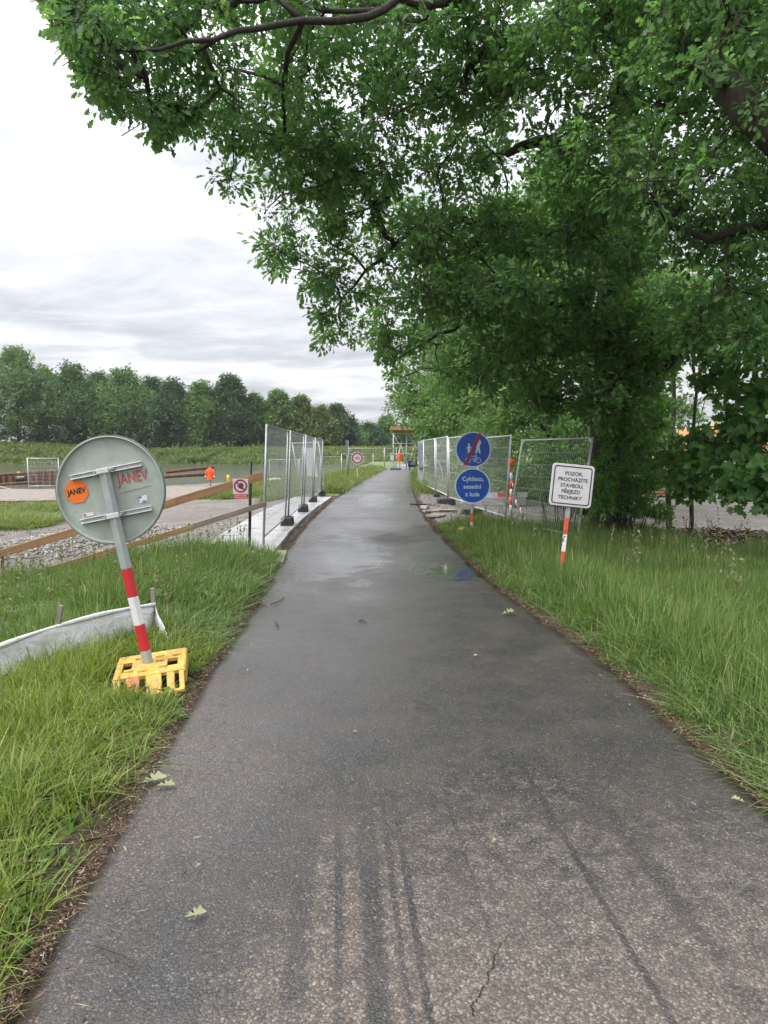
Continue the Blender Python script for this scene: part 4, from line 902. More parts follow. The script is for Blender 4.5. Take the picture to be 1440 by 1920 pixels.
def panel(a, b, label, lean=0.0, h=2.0, group='mesh fence panels', wires=34, name='mesh_fence', zoff=.12, roll=0.0, mat='galv', gusset=False):
    a, b = Vector(a), Vector(b); mid = (a + b) / 2; d = b - a; L = math.hypot(d.x, d.y); rz = math.atan2(d.y, d.x)
    t = thing(name, label, 'fence', (mid.x, mid.y, mid.z), (0, 0, 0), group)
    t.rotation_euler = (Matrix.Rotation(rz, 3, 'Z') @ Matrix.Rotation(lean, 3, 'X') @ Matrix.Rotation(roll, 3, 'Y')).to_euler()
    e = L / 2 - .03
    for s in (-e, e): MB().tube([(s, 0, .02), (s, 0, h)], .021, 8).build('post', mat, t, smooth=True)
    for z in (.16, h - .025): MB().tube([(-e, 0, z), (e, 0, z)], .017, 8).build('rail', mat, t, smooth=True)
    mb = MB()
    for k in range(1, wires): x = -e + 2 * e * k / wires; mb.tube([(x, .006, .15), (x, .006, h - .02)], .0021, 4, False)
    for k in range(1, 7): z = .16 + (h - .19) * k / 7; mb.tube([(-e, -.002, z), (e, -.002, z)], .0024, 4, False)
    o = mb.build('wire_mesh', mat, t); o['kind'] = 'stuff'
    if gusset:
        for s in (-1, 1): MB().prism([(s * e, h - .03), (s * (e - .13), h - .03), (s * e, h - .16)], -.006, .006).build('corner_plate', mat, t)
    return t
# left run on the concrete slabs
LP = [(-1.98, 11.5), (-2.07, 15.0), (-2.13, 18.5), (-2.23, 22.1), (-2.26, 25.7)]
LN = ['nearest mesh fence panel left of the path, over the first concrete slab', 'second mesh fence panel left of the path, counted from the camera', 'third mesh fence panel left of the path, counted from the camera', 'fourth mesh fence panel left of the path, just before the leaning one']
for i in range(4):
    (x0, y0), (x1, y1) = LP[i], LP[i + 1]; d = Vector((x1 - x0, y1 - y0, 0)).normalized() * .05
    panel((x0 + d.x + (.02 if i else 0), y0 + d.y, .06), (x1 - d.x - .02, y1 - d.y, .06), LN[i], lean=R(2.4), mat='galv_dull')
for i, (x, y) in enumerate(LP[1:]):
    foot((x + .02, y, .062), R(92), ['nearest black rubber fence foot on the concrete slabs', 'second black rubber fence foot on the slabs', 'third black rubber fence foot on the slabs', 'farthest black rubber fence foot at the end of the slabs'][i], group='rubber feet on the slabs', deep=True)
t = panel((-2.12, 26.3, .02), (-3.4, 28.6, .0), 'leaning fence panel with a white board at the end of the left run', lean=R(-9), h=2.0, mat='galv')
MB().box((-.2, -.03, 1.22), (.95, .012, 1.1)).build('white_board', 'plastic_film', t, bevel=.004)
# concrete road slabs below it
for i, (y0, y1) in enumerate([(10.75, 13.2), (13.22, 16.9), (16.93, 20.9), (20.93, 24.6)]):
    ym = (y0 + y1) / 2; xr = float(cxf(ym)) - HW - .16; wd = 1.28
    mb = MB().box((0, 0, 0), (wd, y1 - y0, .14)); o = mb.build('concrete_slab', 'concrete', bevel=.012)
    o.location = (xr - wd / 2 + [0.02, 0, -.01, .02][i], ym, -.012 + [0, .004, .001, .003][i]); o.rotation_euler = (0, R([-1.4, -.6, .4, -.5][i]), math.atan2(float(cxf(y0) - cxf(y1)), y1 - y0))
    tag(o, ['nearest wet concrete slab under the left fence', 'second wet concrete slab under the left fence', 'third wet concrete slab under the left fence', 'farthest concrete slab under the left fence'][i], 'slab', 'concrete slabs under the left fence')
o = MB().box((0, 0, 0), (.62, 1.0, .12)).build('concrete_slab', 'concrete_tan', bevel=.012); o.location = (-1.80, 10.6, .0); o.rotation_euler = (R(1), R(2), R(5)); tag(o, 'small tan concrete slab at the front end of the row', 'slab', 'concrete slabs under the left fence')
# right run
def rp(px, py, z): g = G(px, py, z); return (g.x, g.y)
zA = float(land(3.6, 13.1)); A_ = (3.62, 13.2); B_ = (2.80, 15.9); M_ = (2.40, 18.8); D_ = (2.02, 21.9); E_ = (1.86, 25.2); F_ = (1.66, 29.4); H_ = (1.62, 33.0)
def gp(p, dz=.0): return (p[0], p[1], float(land(*p)) + dz)
panel(gp(B_, .03), gp(A_, .03), 'tilted bright mesh fence panel behind the text sign', lean=R(-8.5), gusset=True, h=2.03, wires=36)
panel(gp(M_, .1), gp((2.74, 15.95), .08), 'mesh fence panel right of the blue signs, its frame nearly touching the tilted one', lean=R(-3.2), wires=36)
panel(gp(D_, .1), gp((2.36, 18.85), .1), 'mesh fence panel seen behind the two blue signs', lean=R(1.0), wires=36)
panel(gp(E_, .1), gp((1.98, 22.0), .1), 'mesh fence panel left of the blue signs on the gravel pad', lean=R(.6))
panel(gp(F_, .08), gp((1.84, 25.3), .08), 'mesh fence panel hung with white tape right of the path', lean=R(1.0))
panel(gp(H_, .08), gp((1.64, 29.5), .08), 'farther mesh fence panel carrying grey plastic sheeting', lean=R(0))
panel(gp((1.75, 36.5), .08), gp((1.64, 33.1), .08), 'farthest mesh fence panel of the right run', lean=R(0))
foot((M_[0] - .06, M_[1], float(land(*M_))), R(8), 'fence foot right behind the blue signs', group='feet of the right fence')
foot((D_[0] - .1, D_[1], float(land(*D_)) + .0), R(8), 'wide dark fence foot left of the blue signs on gravel', group='feet of the right fence')
foot((E_[0], E_[1], float(land(*E_))), R(80), 'small dark fence foot on the gravel nearest the path', False, group='feet of the right fence')
foot((F_[0], F_[1], float(land(*F_))), R(5), 'farthest dark fence foot right of the path', False, group='feet of the right fence')
# sheeting and loose white tape
def ribbon(name, label, pts, wd, mat, cat):
    pts, _ = resample(pts, [0] * len(pts), .06, .004); mb = MB(); v = []
    for i, p in enumerate(pts): a = i * .35; v += [p + Vector((math.sin(a) * .3, math.cos(a) * .3, .5)) * wd, p - Vector((math.sin(a) * .3, math.cos(a) * .3, .5)) * wd]
    mb.add(v, [(2 * i, 2 * i + 1, 2 * i + 3, 2 * i + 2) for i in range(len(pts) - 1)]); o = mb.build(name, mat)
    s = o.modifiers.new('thickness', 'SOLIDIFY'); s.thickness = .003; return tag(o, label, cat)
f = Vector(gp(F_, .08)); h_ = Vector(gp(H_, .08)); e_ = Vector(gp(E_, .08))
ribbon('barrier_tape', 'white tape sagging in a loop on the right fence', [f + Vector((-.05, 0, 1.75)), f + Vector((-.06, .4, 1.1)), f + Vector((-.07, 1.4, .75)), f + Vector((-.08, 2.6, .8)), h_ + Vector((-.08, -.1, 1.3))], .05, 'plastic_film', 'tape')
ribbon('barrier_tape', 'white tape end dangling beside the gravel pad fence post', [e_ + Vector((.02, -.04, 1.25)), e_ + Vector((.12, -.06, 1.05)), e_ + Vector((.20, -.05, .75)), e_ + Vector((.22, -.06, .5))], .035, 'plastic_film', 'tape')
mb = MB(); nx_, nz_ = 14, 8; v = []
for j in range(nz_ + 1):
    for i in range(nx_ + 1):
        q, s = i / nx_, j / nz_; p = f.lerp(h_, .04 + .9 * q); v.append((p.x - .05 + .04 * math.sin(q * 17 + s * 3), p.y, p.z + .85 + 1.1 * s - .15 * math.sin(q * 3.1) * (1 - s)))
mb.add(v, [(j * (nx_ + 1) + i, j * (nx_ + 1) + i + 1, (j + 1) * (nx_ + 1) + i + 1, (j + 1) * (nx_ + 1) + i) for j in range(nz_) for i in range(nx_)])
o = mb.build('plastic_sheet', 'tarp_dark', smooth=True); s = o.modifiers.new('thickness', 'SOLIDIFY'); s.thickness = .004
tag(o, 'crumpled grey plastic sheet hung on the right fence', 'sheet')
# fence by the scaffold, by the river and in the pit
panel((-3.3, 66.2, 0), (.05, 66.0, 0), 'far mesh fence panel left of the scaffold, closing the path side', wires=24)
foot((-.15, 66.0, float(land(-.15, 66)) + .02), 0, 'far fence foot left of the scaffold', False, group='far fence feet')
panel((.05, 66.0, 0), (1.2, 67.8, 0), 'short far fence panel beside the scaffold leg', wires=18)
for i, (a, b) in enumerate([((505, 53), (560, 52)), ((560, 52), (600, 50)), ((600, 50), (640, 54)), ((640, 54), (700, 58))]):
    pa = Vector(((a[0] - 720) / FPX * a[1], a[1], 0)); pb = Vector(((b[0] - 720) / FPX * b[1], b[1], 0)); pa.z = float(land(pa.x, pa.y)); pb.z = float(land(pb.x, pb.y))
    panel(pa, pb, ['riverside mesh fence panel with a white pile before it', 'riverside mesh fence panel behind the second left panel', 'riverside mesh fence panel behind the leaning panel', 'riverside mesh fence panel beside the grey post'][i], h=1.6, wires=22, lean=R([0, -3, 2, 0][i]), group='riverside fence panels')
pa = P(52, 905, 37.5); pb = P(112, 905, 38); pa.z = pb.z = float(land(pa.x, pa.y))
panel(pa, pb, 'lone mesh fence frame standing before the rusty piles at far left', h=1.65, wires=22, group='riverside fence panels')
pa = P(240, 900, 41); pb = P(291, 900, 42); pa.z = pb.z = float(land(pb.x, pb.y))
panel(pa, pb, 'mesh fence frame half hidden behind the round sign', h=1.8, wires=22, group='riverside fence panels')

# ------------------------------------------------------------------ wooden guard rails with a warning board
def plank(name, label, a, b, wd, th, mat, cat='rail', group=None):
    a, b = Vector(a), Vector(b); d = b - a; o = MB().box((0, 0, 0), (d.length, th, wd)).build(name, mat, bevel=.006)
    o.location = (a + b) / 2; o.rotation_euler = d.to_track_quat('X', 'Z').to_euler(); return tag(o, label, cat, group)
gr = thing('guard_rail', 'wooden two plank guard rail on steel posts left of the slabs', 'railing', (-2.15, 11.3, float(land(-2.15, 11.3))))
o0 = gr.location.copy()
def rail_part(name, a, b, wd, th, mat):
    a, b = Vector(a) - o0, Vector(b) - o0; d = b - a; o = MB().box((0, 0, 0), (d.length, th, wd)).build(name, mat, gr, bevel=.005); o.location = (a + b) / 2; o.rotation_euler = d.to_track_quat('X', 'Z').to_euler()
rail_part('plank', P(310, 946, 10.95), P(493, 892, 11.3), .125, .03, 'wood_new')
rail_part('plank', P(-60, 1056, 10.35), P(330, 941, 10.92), .115, .03, 'wood_new')
rail_part('plank', P(340, 994, 10.95), P(499, 944, 11.30), .085, .06, 'wood_old')
rail_part('plank', P(60, 1078, 10.4), P(365, 987, 10.98), .09, .03, 'wood_new')
for px, top, d in ((470, 866, 11.34), (243, 990, 10.9), (4, 1030, 10.5)):
    a = P(px, top, d); z = float(land(a.x, a.y)) - .1
    MB().tube([(a.x - o0.x - .03 * (a.z - z), a.y - o0.y, z - o0.z), (a.x - o0.x, a.y - o0.y, a.z - o0.z)], .024, 10).build('post', 'black' if px > 400 else 'rust', gr, smooth=True)
bd = thing('warning_board', 'small white board with red prohibition ring and stop hand on the upper rail', 'sign', P(451, 916.5, 11.14), (0, 0, R(6)))
Wd, Hd = .235, .315
MB().box((0, 0, 0), (Wd, .006, Hd)).build('plate', 'sign_white', bd)
MB().box((0, -.0045, -.118), (Wd - .004, .002, .074)).build('text_band', 'red', bd)
MB().ring(0, .045, .080, .104, -.007, -.003).build('ban_ring', 'dark_red', bd)
MB().prism([(.0, .0), (.045, -.01), (.055, .04), (.058, .075), (.048, .075), (.045, .05), (.04, .088), (.03, .088), (.03, .05), (.024, .093), (.012, .092), (.014, .05), (.004, .082), (-.006, .078), (-.004, .04), (-.03, .055), (-.036, .046), (-.012, .012)], -.0065, -.003).build('stop_hand', 'black', bd).location = (-.012, 0, .005)
a = R(-43); MB().box((0, -.0072, .045), (.17, .002, .022), Matrix.Rotation(-a, 3, 'Y')).build('ban_bar', 'dark_red', bd)
lettering('ZÁKAZ VSTUPU', .027, 'sign_white', bd, 0, -.104, -.0062, .0006)
lettering('NEPOVOLANÝM', .027, 'sign_white', bd, 0, -.134, -.0062, .0006)

# ------------------------------------------------------------------ signs
def banded_pole(t, bands, half=.025, mat_default='pole_grey', rot=0.0):
    for z0, z1, mt in bands:
        o = MB().box((0, 0, (z0 + z1) / 2), (half * 2, half * 2, z1 - z0)).build('pole_band' if mt != 'pole_grey' else 'pole', mt, t, bevel=.003); o.rotation_euler = (0, 0, rot)
# --- round sign seen from behind
zb = float(land(-1.6, 4.9))
sg = thing('round_road_sign', 'round road sign seen from behind, leaning left on a yellow foot', 'sign', (-1.615, 4.83, zb + .0), (R(0), R(-11.2), R(0)))
yaw = R(-14)
banded_pole(sg, [(.06, .215, 'pole_grey'), (.215, .40, 'red'), (.40, .60, 'white'), (.60, .80, 'red'), (.80, 1.50, 'pole_grey')], .026, rot=R(-20))
pl = bpy.data.objects.new('sign_plate_mount', None)
bpy.data.objects.remove(pl)
pcz, pr, py_ = 1.350, .372, .052
mb = MB(); n = 72; prof = [(0, .0), (pr - .02, .0), (pr - .004, -.004), (pr, -.012), (pr, -.022), (pr - .008, -.024), (pr - .012, -.012)]
# plate: dished disc with a turned rim (turned towards the camera)
vs = [(0, py_, pcz)]; fs = []
for r_, yo in prof[1:]:
    vs += [(r_ * math.cos(2 * math.pi * k / n), py_ + yo, pcz + r_ * math.sin(2 * math.pi * k / n)) for k in range(n)]
for k in range(n): fs.append((0, 1 + k, 1 + (k + 1) % n))
for j in range(len(prof) - 2):
    for k in range(n): a = 1 + j * n + k; b = 1 + j * n + (k + 1) % n; fs.append((a, b, b + n, a + n))
mb.add(vs, fs)
o = mb.build('plate', ['sign_back'], sg, smooth=False); so_ = o.modifiers.new('thickness', 'SOLIDIFY'); so_.thickness = .003; so_.offset = 1
rm = MB().ring(0, pcz, pr - .002, pr + .004, py_ - .025, py_ + .006, 72).build('rim', 'sign_rim', sg)
for zz in (pcz + .135, pcz - .175):
    b = MB()
    for dz in (-.014, .014): b.box((0, py_ - .016, zz + dz), (.50, .026, .007))
    b.box((0, py_ - .006, zz), (.50, .006, .030)); b.build('bracket', 'galv', sg, bevel=.002)
    b = MB().box((0, -.031, zz), (.085, .008, .034)).build('clamp', 'galv', sg, bevel=.003)
    for s in (-.055, .055): MB().tube([(s, -.036, zz), (s, .03, zz)], .009, 8).build('bolt', 'galv_dull', sg)
st = MB().prism(circle(-.235, pcz + .035, .085, 8, R(22.5)), py_ - .006, py_ - .0035).build('octagon_sticker', 'sticker_orange', sg)
lettering('JANEV', .052, 'black', sg, -.235, pcz + .035, py_ - .0075, .0016, 0, squash=.86)
lettering('JANEV', .105, 'stencil_red', sg, .165, pcz + .055, py_ - .0065, .0008, 0, squash=.72)
MB().box((.17, py_ - .005, pcz - .025), (.21, .001, .006), Matrix.Rotation(R(-4), 3, 'Y')).build('stencil_edge', 'stencil_faint', sg)
MB().box((.205, py_ - .005, pcz - .105), (.055, .002, .048)).build('label_sticker', 'white', sg)
MB().box((.185, py_ - .0065, pcz - .088), (.022, .002, .010)).build('label_mark', 'blue', sg)
MB().box((.21, py_ - .0065, pcz - .120), (.035, .002, .010)).build('label_mark', 'tarp_dark', sg)
MB().box((-.19, py_ - .005, pcz - .135), (.075, .002, .026)).build('label_sticker', 'sign_white', sg)
MB().prism(circle(-.215, pcz - .135, .008, 10), py_ - .0085, py_ - .0062).build('label_mark', 'red', sg)
# the pole stands off from the plate, so turn plate, rim, brackets and stickers together a little
# yellow plastic foot with pockets
ft = thing('ballast_plate', 'yellow plastic foot plate with open pockets carrying the round sign', 'sign foot', (-1.60, 4.80, zb + .03), (R(6), R(-6), R(13)))
ft.scale = (.84, 1.08, 1)
mb = MB(); z1 = .095
xs_ = [-.27, -.19, -.085, .07, .17, .27]
gx_, gy_ = [-.27, -.225, -.15, .035, .105, .13, .215, .27], [-.16, -.06, .025, .055, .085, .205]
for i in range(7):
    for j in range(5):
        if (i in (1, 5) and j in (1, 2)) or (i == 3 and j in (2,)) or (i == 1 and j == 3): continue
        mb.box(((gx_[i] + gx_[i + 1]) / 2, (gy_[j] + gy_[j + 1]) / 2, z1 - .012), (gx_[i + 1] - gx_[i], gy_[j + 1] - gy_[j], .024))
mb.build('top_plate', 'yellow', ft)
for sx, wx in ((-.245, .05), (-.125, .10), (.035, .12), (.165, .06), (.25, .04)):
    a = [(sx - wx / 2, -.16, z1 - .002), (sx + wx / 2, -.16, z1 - .002), (sx + wx / 2 + .0, -.29, .0), (sx - wx / 2, -.29, .0), (sx - wx / 2, -.16, z1 - .03), (sx + wx / 2, -.16, z1 - .03), (sx + wx / 2, -.27, -.01), (sx - wx / 2, -.27, -.01)]
    MB().add(a, [(0, 3, 2, 1), (4, 5, 6, 7), (0, 1, 5, 4), (1, 2, 6, 5), (2, 3, 7, 6), (3, 0, 4, 7)]).build('sloped_rib', 'sticker_red' if sx == -.125 else 'yellow', ft, bevel=.005)
MB().box((0, -.285, .01), (.54, .03, .022)).build('front_lip', 'yellow', ft, bevel=.005)
for sx in (-.27, .27): MB().box((sx, .02, .045), (.02, .37, .09)).build('side_wall', 'yellow', ft, bevel=.005)
for sx, sy in ((-.17, -.06), (-.06, -.085), (.10, -.06), (.2, .1), (.06, .12), (-.1, .13)): MB().box((sx, sy, z1 + .002), (.07, .028, .02)).build('stud', 'yellow', ft, bevel=.006)
MB().box((0, .0, .03), (.5, .34, .03)).build('underside', 'black', ft)
# --- text sign at right
p0 = G(1050, 1098, -.04); p0.z = float(land(p0.x, p0.y))
ts = thing('text_sign', 'square white Czech text sign leaning on a red and white post in tall grass', 'sign', p0, (R(-2), R(5.6), R(0)))
banded_pole(ts, [(-.1, .16, 'pole_grey'), (.16, .37, 'red_orange'), (.37, .58, 'white'), (.58, .785, 'red_orange'), (.785, 1.36, 'galv_dull')], .025, rot=R(-18))
def rrect(cx, cz, w_, h_, r, n=6):
    out_ = []
    for sx, sz, a0 in ((1, 1, 0), (-1, 1, 90), (-1, -1, 180), (1, -1, 270)):
        for k in range(n + 1): a = R(a0 + 90 * k / n); out_.append((cx + sx * (w_ / 2 - r) + r * math.cos(a), cz + sz * (h_ / 2 - r) + r * math.sin(a)))
    return out_
zc_ = 1.185; W_ = .515
MB().prism(rrect(0, zc_, W_, W_, .045), -.055, -.037).build('plate', 'sign_white', ts, bevel=.004)
mb = MB(); o_, i_ = rrect(0, zc_, W_ - .05, W_ - .05, .035), rrect(0, zc_, W_ - .075, W_ - .075, .026); n = len(o_)
mb.add([(x, -.0572, z) for x, z in o_] + [(x, -.0572, z) for x, z in i_], [(k, (k + 1) % n, n + (k + 1) % n, n + k) for k in range(n)]); mb.build('border', 'black', ts)
for k, s_ in enumerate(['POZOR,', 'PROCHÁZÍTE', 'STAVBOU,', 'PŘEJEZD', 'TECHNIKY']): lettering(s_, .062, 'black', ts, [.01, .005, .0, -.005, -.01][k], zc_ + .143 - k * .0735, -.0580, .0006, squash=.98)
for zz in (zc_ + .12, zc_ - .12): MB().box((0, -.030, zz), (.3, .012, .03)).build('bracket', 'galv', ts)
# --- the two blue discs
pb_ = G(884, 1001, 0); pb_.z = float(land(pb_.x, pb_.y)); d_ = pb_.y
bs = thing('blue_sign_post', 'two stacked blue round signs ordering cyclists to dismount', 'sign', pb_, (0, R(.4), 0))
zu, zl_ = P(885, 843, d_).z - pb_.z, P(885, 911, d_).z - pb_.z
banded_pole(bs, [(.0, .20, 'white'), (.20, .38, 'red_orange'), (.38, zu + .2, 'galv_dull')], .025, rot=R(-15))
def disc(zc, nm):
    r_ = .345
    p = MB().prism(circle(0, zc, r_, 64), -.050, -.036).build(nm, 'blue', bs)
    MB().ring(0, zc, r_ - .022, r_ + .002, -.0525, -.034, 64).build('white_rim', 'pale_rim', bs); return p
disc(zu, 'upper_disc'); disc(zl_, 'lower_disc')
for k, s_ in enumerate(['Cyklisto,', 'sesedni', 'z kola']): lettering(s_, .118, 'pale_rim', bs, [.005, -.005, 0][k], zl_ + .135 - k * .150, -.0515, .0022)
def sym(poly, dx=0, s=1.0, dz=0): return [(dx + x * s, zu + dz + z * s) for x, z in poly]
SY = (-.0525, -.049)
# child
mb = MB(); mb.prism(sym(circle(-.085, .098, .021, 14)), *SY); mb.prism(sym([(-.098, .072), (-.072, .072), (-.03, .035), (-.038, .026), (-.066, .047), (-.062, .005), (-.052, -.07), (-.072, -.07), (-.084, -.012), (-.096, -.07), (-.112, -.07), (-.104, .005), (-.106, .047), (-.132, .012), (-.142, .018)]), *SY); mb.build('child_symbol', 'pale_rim', bs)
# adult
mb = MB(); mb.prism(sym(circle(.095, .235, .030, 14)), *SY); mb.prism(sym([(.08, .200), (.118, .200), (.145, .165), (.152, .12), (.125, .085), (.12, .045), (.145, -.07), (.112, -.07), (.092, .01), (.07, -.07), (.038, -.07), (.06, .02), (.062, .09), (.048, .125), (.015, .055), (.002, .062), (.045, .165)]), *SY); mb.build('adult_symbol', 'pale_rim', bs)
# bicycle
mb = MB()
for cx0 in (-.095, .098): mb.ring(cx0, zu - .205, .046, .055, *SY, 28)
def bar(x0, z0, x1, z1, wd=.009):
    dx, dz = x1 - x0, z1 - z0; L_ = math.hypot(dx, dz); nx0, nz0 = -dz / L_ * wd / 2, dx / L_ * wd / 2
    mb.prism([(x0 + nx0, zu + z0 + nz0), (x1 + nx0, zu + z1 + nz0), (x1 - nx0, zu + z1 - nz0), (x0 - nx0, zu + z0 - nz0)], *SY)
for q in ((-.095, -.205, -.045, -.13), (-.045, -.13, .045, -.13), (.02, -.205, .055, -.13), (.02, -.205, .098, -.205), (-.02, -.165, .02, -.215), (.098, -.205, .05, -.125), (.05, -.125, .045, -.105), (.03, -.105, .068, -.105), (-.055, -.115, -.03, -.115)): bar(*q)
mb.prism(sym([(.005, -.20), (.035, -.20), (.02, -.25)]), *SY); mb.build('bicycle_symbol', 'pale_rim', bs)
a0_, a1_ = (-.155, -.300), (.135, .310); dx, dz = a1_[0] - a0_[0], a1_[1] - a0_[1]; L_ = math.hypot(dx, dz); wx, wz = -dz / L_ * .029, dx / L_ * .029
MB().prism([(a0_[0] + wx, zu + a0_[1] + wz - .005), (a0_[0] - wx, zu + a0_[1] - wz + .002), (a1_[0] - wx, zu + a1_[1] - wz - .012), (a1_[0] + wx, zu + a1_[1] + wz)], -.0560, -.0527).build('red_slash', 'dark_red', bs)
fo = thing('ballast_plate', 'small yellow foot in the grass under the blue signs', 'sign foot', (pb_.x - .05, pb_.y - .12, pb_.z), (0, 0, R(10)))
MB().box((0, 0, .05), (.42, .3, .1)).build('slab', 'yellow', fo, bevel=.02)
for s in (-.12, .12): MB().box((s, 0, .105), (.07, .22, .03)).build('rib', 'yellow', fo, bevel=.008)
# --- no-cycling sign
pn = G(670, 904, 0.0); pn.z = float(land(pn.x, pn.y)); dn = pn.y
ns = thing('cycle_ban_sign', 'round red ringed no cycling sign on a thin pole beside the path bend', 'sign', pn)
zn = P(670, 859, dn).z - pn.z
MB().prism(circle(0, zn, .33, 40), -.045, -.03).build('plate', 'sign_white', ns); MB().ring(0, zn, .225, .30, -.049, -.043, 40).build('red_ring', 'dark_red', ns); MB().ring(0, zn, .30, .335, -.0485, -.028, 40).build('white_rim', 'sign_white', ns)
mb = MB()
for cx0 in (-.085, .085): mb.ring(cx0, zn - .03, .05, .066, -.049, -.044, 20)
for q in ((-.085, -.03, -.03, .05), (-.03, .05, .05, .05), (0, -.03, .05, .05), (-.03, .04, 0, -.03), (.085, -.03, .045, .075), (.03, .08, .07, .08), (-.05, .065, -.01, .065), (-.085, -.03, 0, -.03)):
    x0, z0, x1, z1_ = q; dx, dz = x1 - x0, z1_ - z0; L_ = math.hypot(dx, dz); a, b = -dz / L_ * .008, dx / L_ * .008
    mb.prism([(x0 + a, zn + z0 + b), (x1 + a, zn + z1_ + b), (x1 - a, zn + z1_ - b), (x0 - a, zn + z0 - b)], -.049, -.044)
mb.build('bicycle_symbol', 'tarp_dark', ns)
banded_pole(ns, [(0, .45, 'white'), (.45, .75, 'white'), (.75, zn - .33, 'red_orange'), (zn - .33, zn + .25, 'galv_dull')], .022)

# ------------------------------------------------------------------ white silt barrier with stakes
def silt():
    b = thing('silt_barrier', 'low white fabric silt barrier sagging between wooden stakes in the grass', 'barrier', (-2.0, 5.6, float(land(-2.0, 5.6))))
    o_ = b.location
    tops = [P(-60, 1238, 4.75), P(0, 1214, 4.9), P(105, 1176, 5.2), P(200, 1150, 5.5), P(290, 1136, 5.9)]; tops, _ = resample(tops, [0] * 5, .08, .0)
    v = []; n = len(tops); rows = 7
    for i, p in enumerate(tops):
        z0 = float(land(p.x, p.y)) - .03
        for j in range(rows):
            s = j / (rows - 1); bulge = .045 * math.sin(i * .38 + .6 * math.sin(i * .21)) * math.sin(math.pi * s) + .014 * math.sin(i * 1.7 + j) + .012 * math.sin(i * .9 - j * 1.3)
            v.append((p.x + bulge * .4 - o_.x, p.y - .05 * (1 - s) ** 2 + bulge - o_.y, p.z * s + z0 * (1 - s) - o_.z + (.010 * math.sin(i * .4) if j == rows - 1 else 0)))
    mb = MB().add(v, [(i * rows + j, (i + 1) * rows + j, (i + 1) * rows + j + 1, i * rows + j + 1) for i in range(n - 1) for j in range(rows - 1)])
    o = mb.build('fabric', 'geotextile', b, smooth=True); s = o.modifiers.new('thickness', 'SOLIDIFY'); s.thickness = .004
    # rolled top hem
    MB().tube([p - o_ + Vector((0, .005, .006 + .006 * math.sin(i * .5))) for i, p in enumerate(tops)], [.016 + .004 * math.sin(i * .8) for i in range(n)], 8).build('hem', 'geotextile', b, smooth=True)
    # end flap falling towards the path
    e0 = tops[-1]; e1 = P(318, 1206, 5.62); z0 = float(land(e0.x, e0.y)) - .03; z1 = float(land(e1.x, e1.y)); v = []
    for i in range(9):
        q = i / 8; tp_ = Vector((e0.x + (e1.x - e0.x) * q, e0.y + (e1.y - e0.y) * q, e0.z * (1 - q) ** .9 + (z1 + .04) * (1 - (1 - q) ** .9)))
        for j in range(4): s = j / 3; v.append((tp_.x - o_.x, tp_.y + .015 * math.sin(i + j) - o_.y, (tp_.z * s + (z0 + (z1 - z0) * q - .02) * (1 - s)) - o_.z))
    o = MB().add(v, [(i * 4 + j, (i + 1) * 4 + j, (i + 1) * 4 + j + 1, i * 4 + j + 1) for i in range(8) for j in range(3)]).build('end_flap', 'geotextile', b, smooth=True); s = o.modifiers.new('thickness', 'SOLIDIFY'); s.thickness = .004
    for (x0, y0, x1, y1, d) in ((115, 1135, 96, 1235, 5.22), (286, 1103, 290, 1190, 5.92)):
        a, c = P(x0, y0, d), P(x1, y1, d + .02); c = c + (c - a) * .25
        MB().beam(c - o_, a - o_, .035, .022, (0, 1, 0)).build('stake', 'wood_stake', b, bevel=.003)
silt()

# ------------------------------------------------------------------ river works
def sheet_wall(name, label, a, b, z0, z1, pw=.30, dep=.09):
    a, b = Vector((a[0], a[1], 0)), Vector((b[0], b[1], 0)); d = b - a; L_ = d.length; t = thing(name, label, 'sheet pile', (a.x, a.y, z0), (0, 0, math.atan2(d.y, d.x))); k = max(1, int(L_ / (pw * 2)))
    w2 = L_ / k
    for i in range(k):
        x0 = i * w2; pr_ = [(x0, 0), (x0 + w2 * .15, -dep), (x0 + w2 * .45, -dep), (x0 + w2 * .6, dep), (x0 + w2 * .9, dep), (x0 + w2 * 1.0, 0)]; hh = (z1 - z0) + random.uniform(-.03, .03)
        v = [(x, y, 0) for x, y in pr_] + [(x, y, hh) for x, y in pr_] + [(x, y + .02, 0) for x, y in pr_] + [(x, y + .02, hh) for x, y in pr_]; n = 6
        f = [(j, j + 1, n + j + 1, n + j) for j in range(5)] + [(3 * n + j, 3 * n + j + 1, 2 * n + j + 1, 2 * n + j) for j in range(5)] + [(n + j, n + j + 1, 3 * n + j + 1, 3 * n + j) for j in range(5)]
        MB().add(v, f).build('pile', 'rust', t)
    return t
sheet_wall('sheet_pile_wall', 'long low rusty sheet pile wall before the pale sand at far left', (-22, 28.6), (-12.55, 28.9), -1.0, -.36, .45, .12)
o = MB().box((0, 0, 0), (9.6, .16, .14)).build('timber_beam', 'wood_old', bevel=.01); o.location = (-17.4, 28.3, -.58); o.rotation_euler = (0, R(-1.2), R(2)); tag(o, 'timber waler lying along the low rusty sheet piles', 'beam')
sheet_wall('sheet_pile_wall', 'upright rusty sheet piles standing in the river at far left', (-30.4, 62), (-28.0, 61.6), -1.4, -.05, .3, .1)
sheet_wall('sheet_pile_wall', 'lower rusty sheet pile wall joining the upright piles', (-34.4, 63), (-30.5, 62.2), -1.4, -.42, .3, .1)
def log(name, label, a, b, r, mat, cat): o = MB().tube([a, a.lerp(b, .5) + Vector((0, 0, .02)), b], r, 10).build(name, mat, smooth=True); return tag(o, label, cat)
log('steel_pipe', 'rusty pipe lying over the water, upper of two near the orange jacket', P(312, 885, 66), P(400, 876, 70), .17, 'rust', 'pipe')
log('steel_pipe', 'rusty pipe lying over the water, lower of two near the orange jacket', P(300, 894, 60), P(392, 889, 61), .17, 'rust', 'pipe')
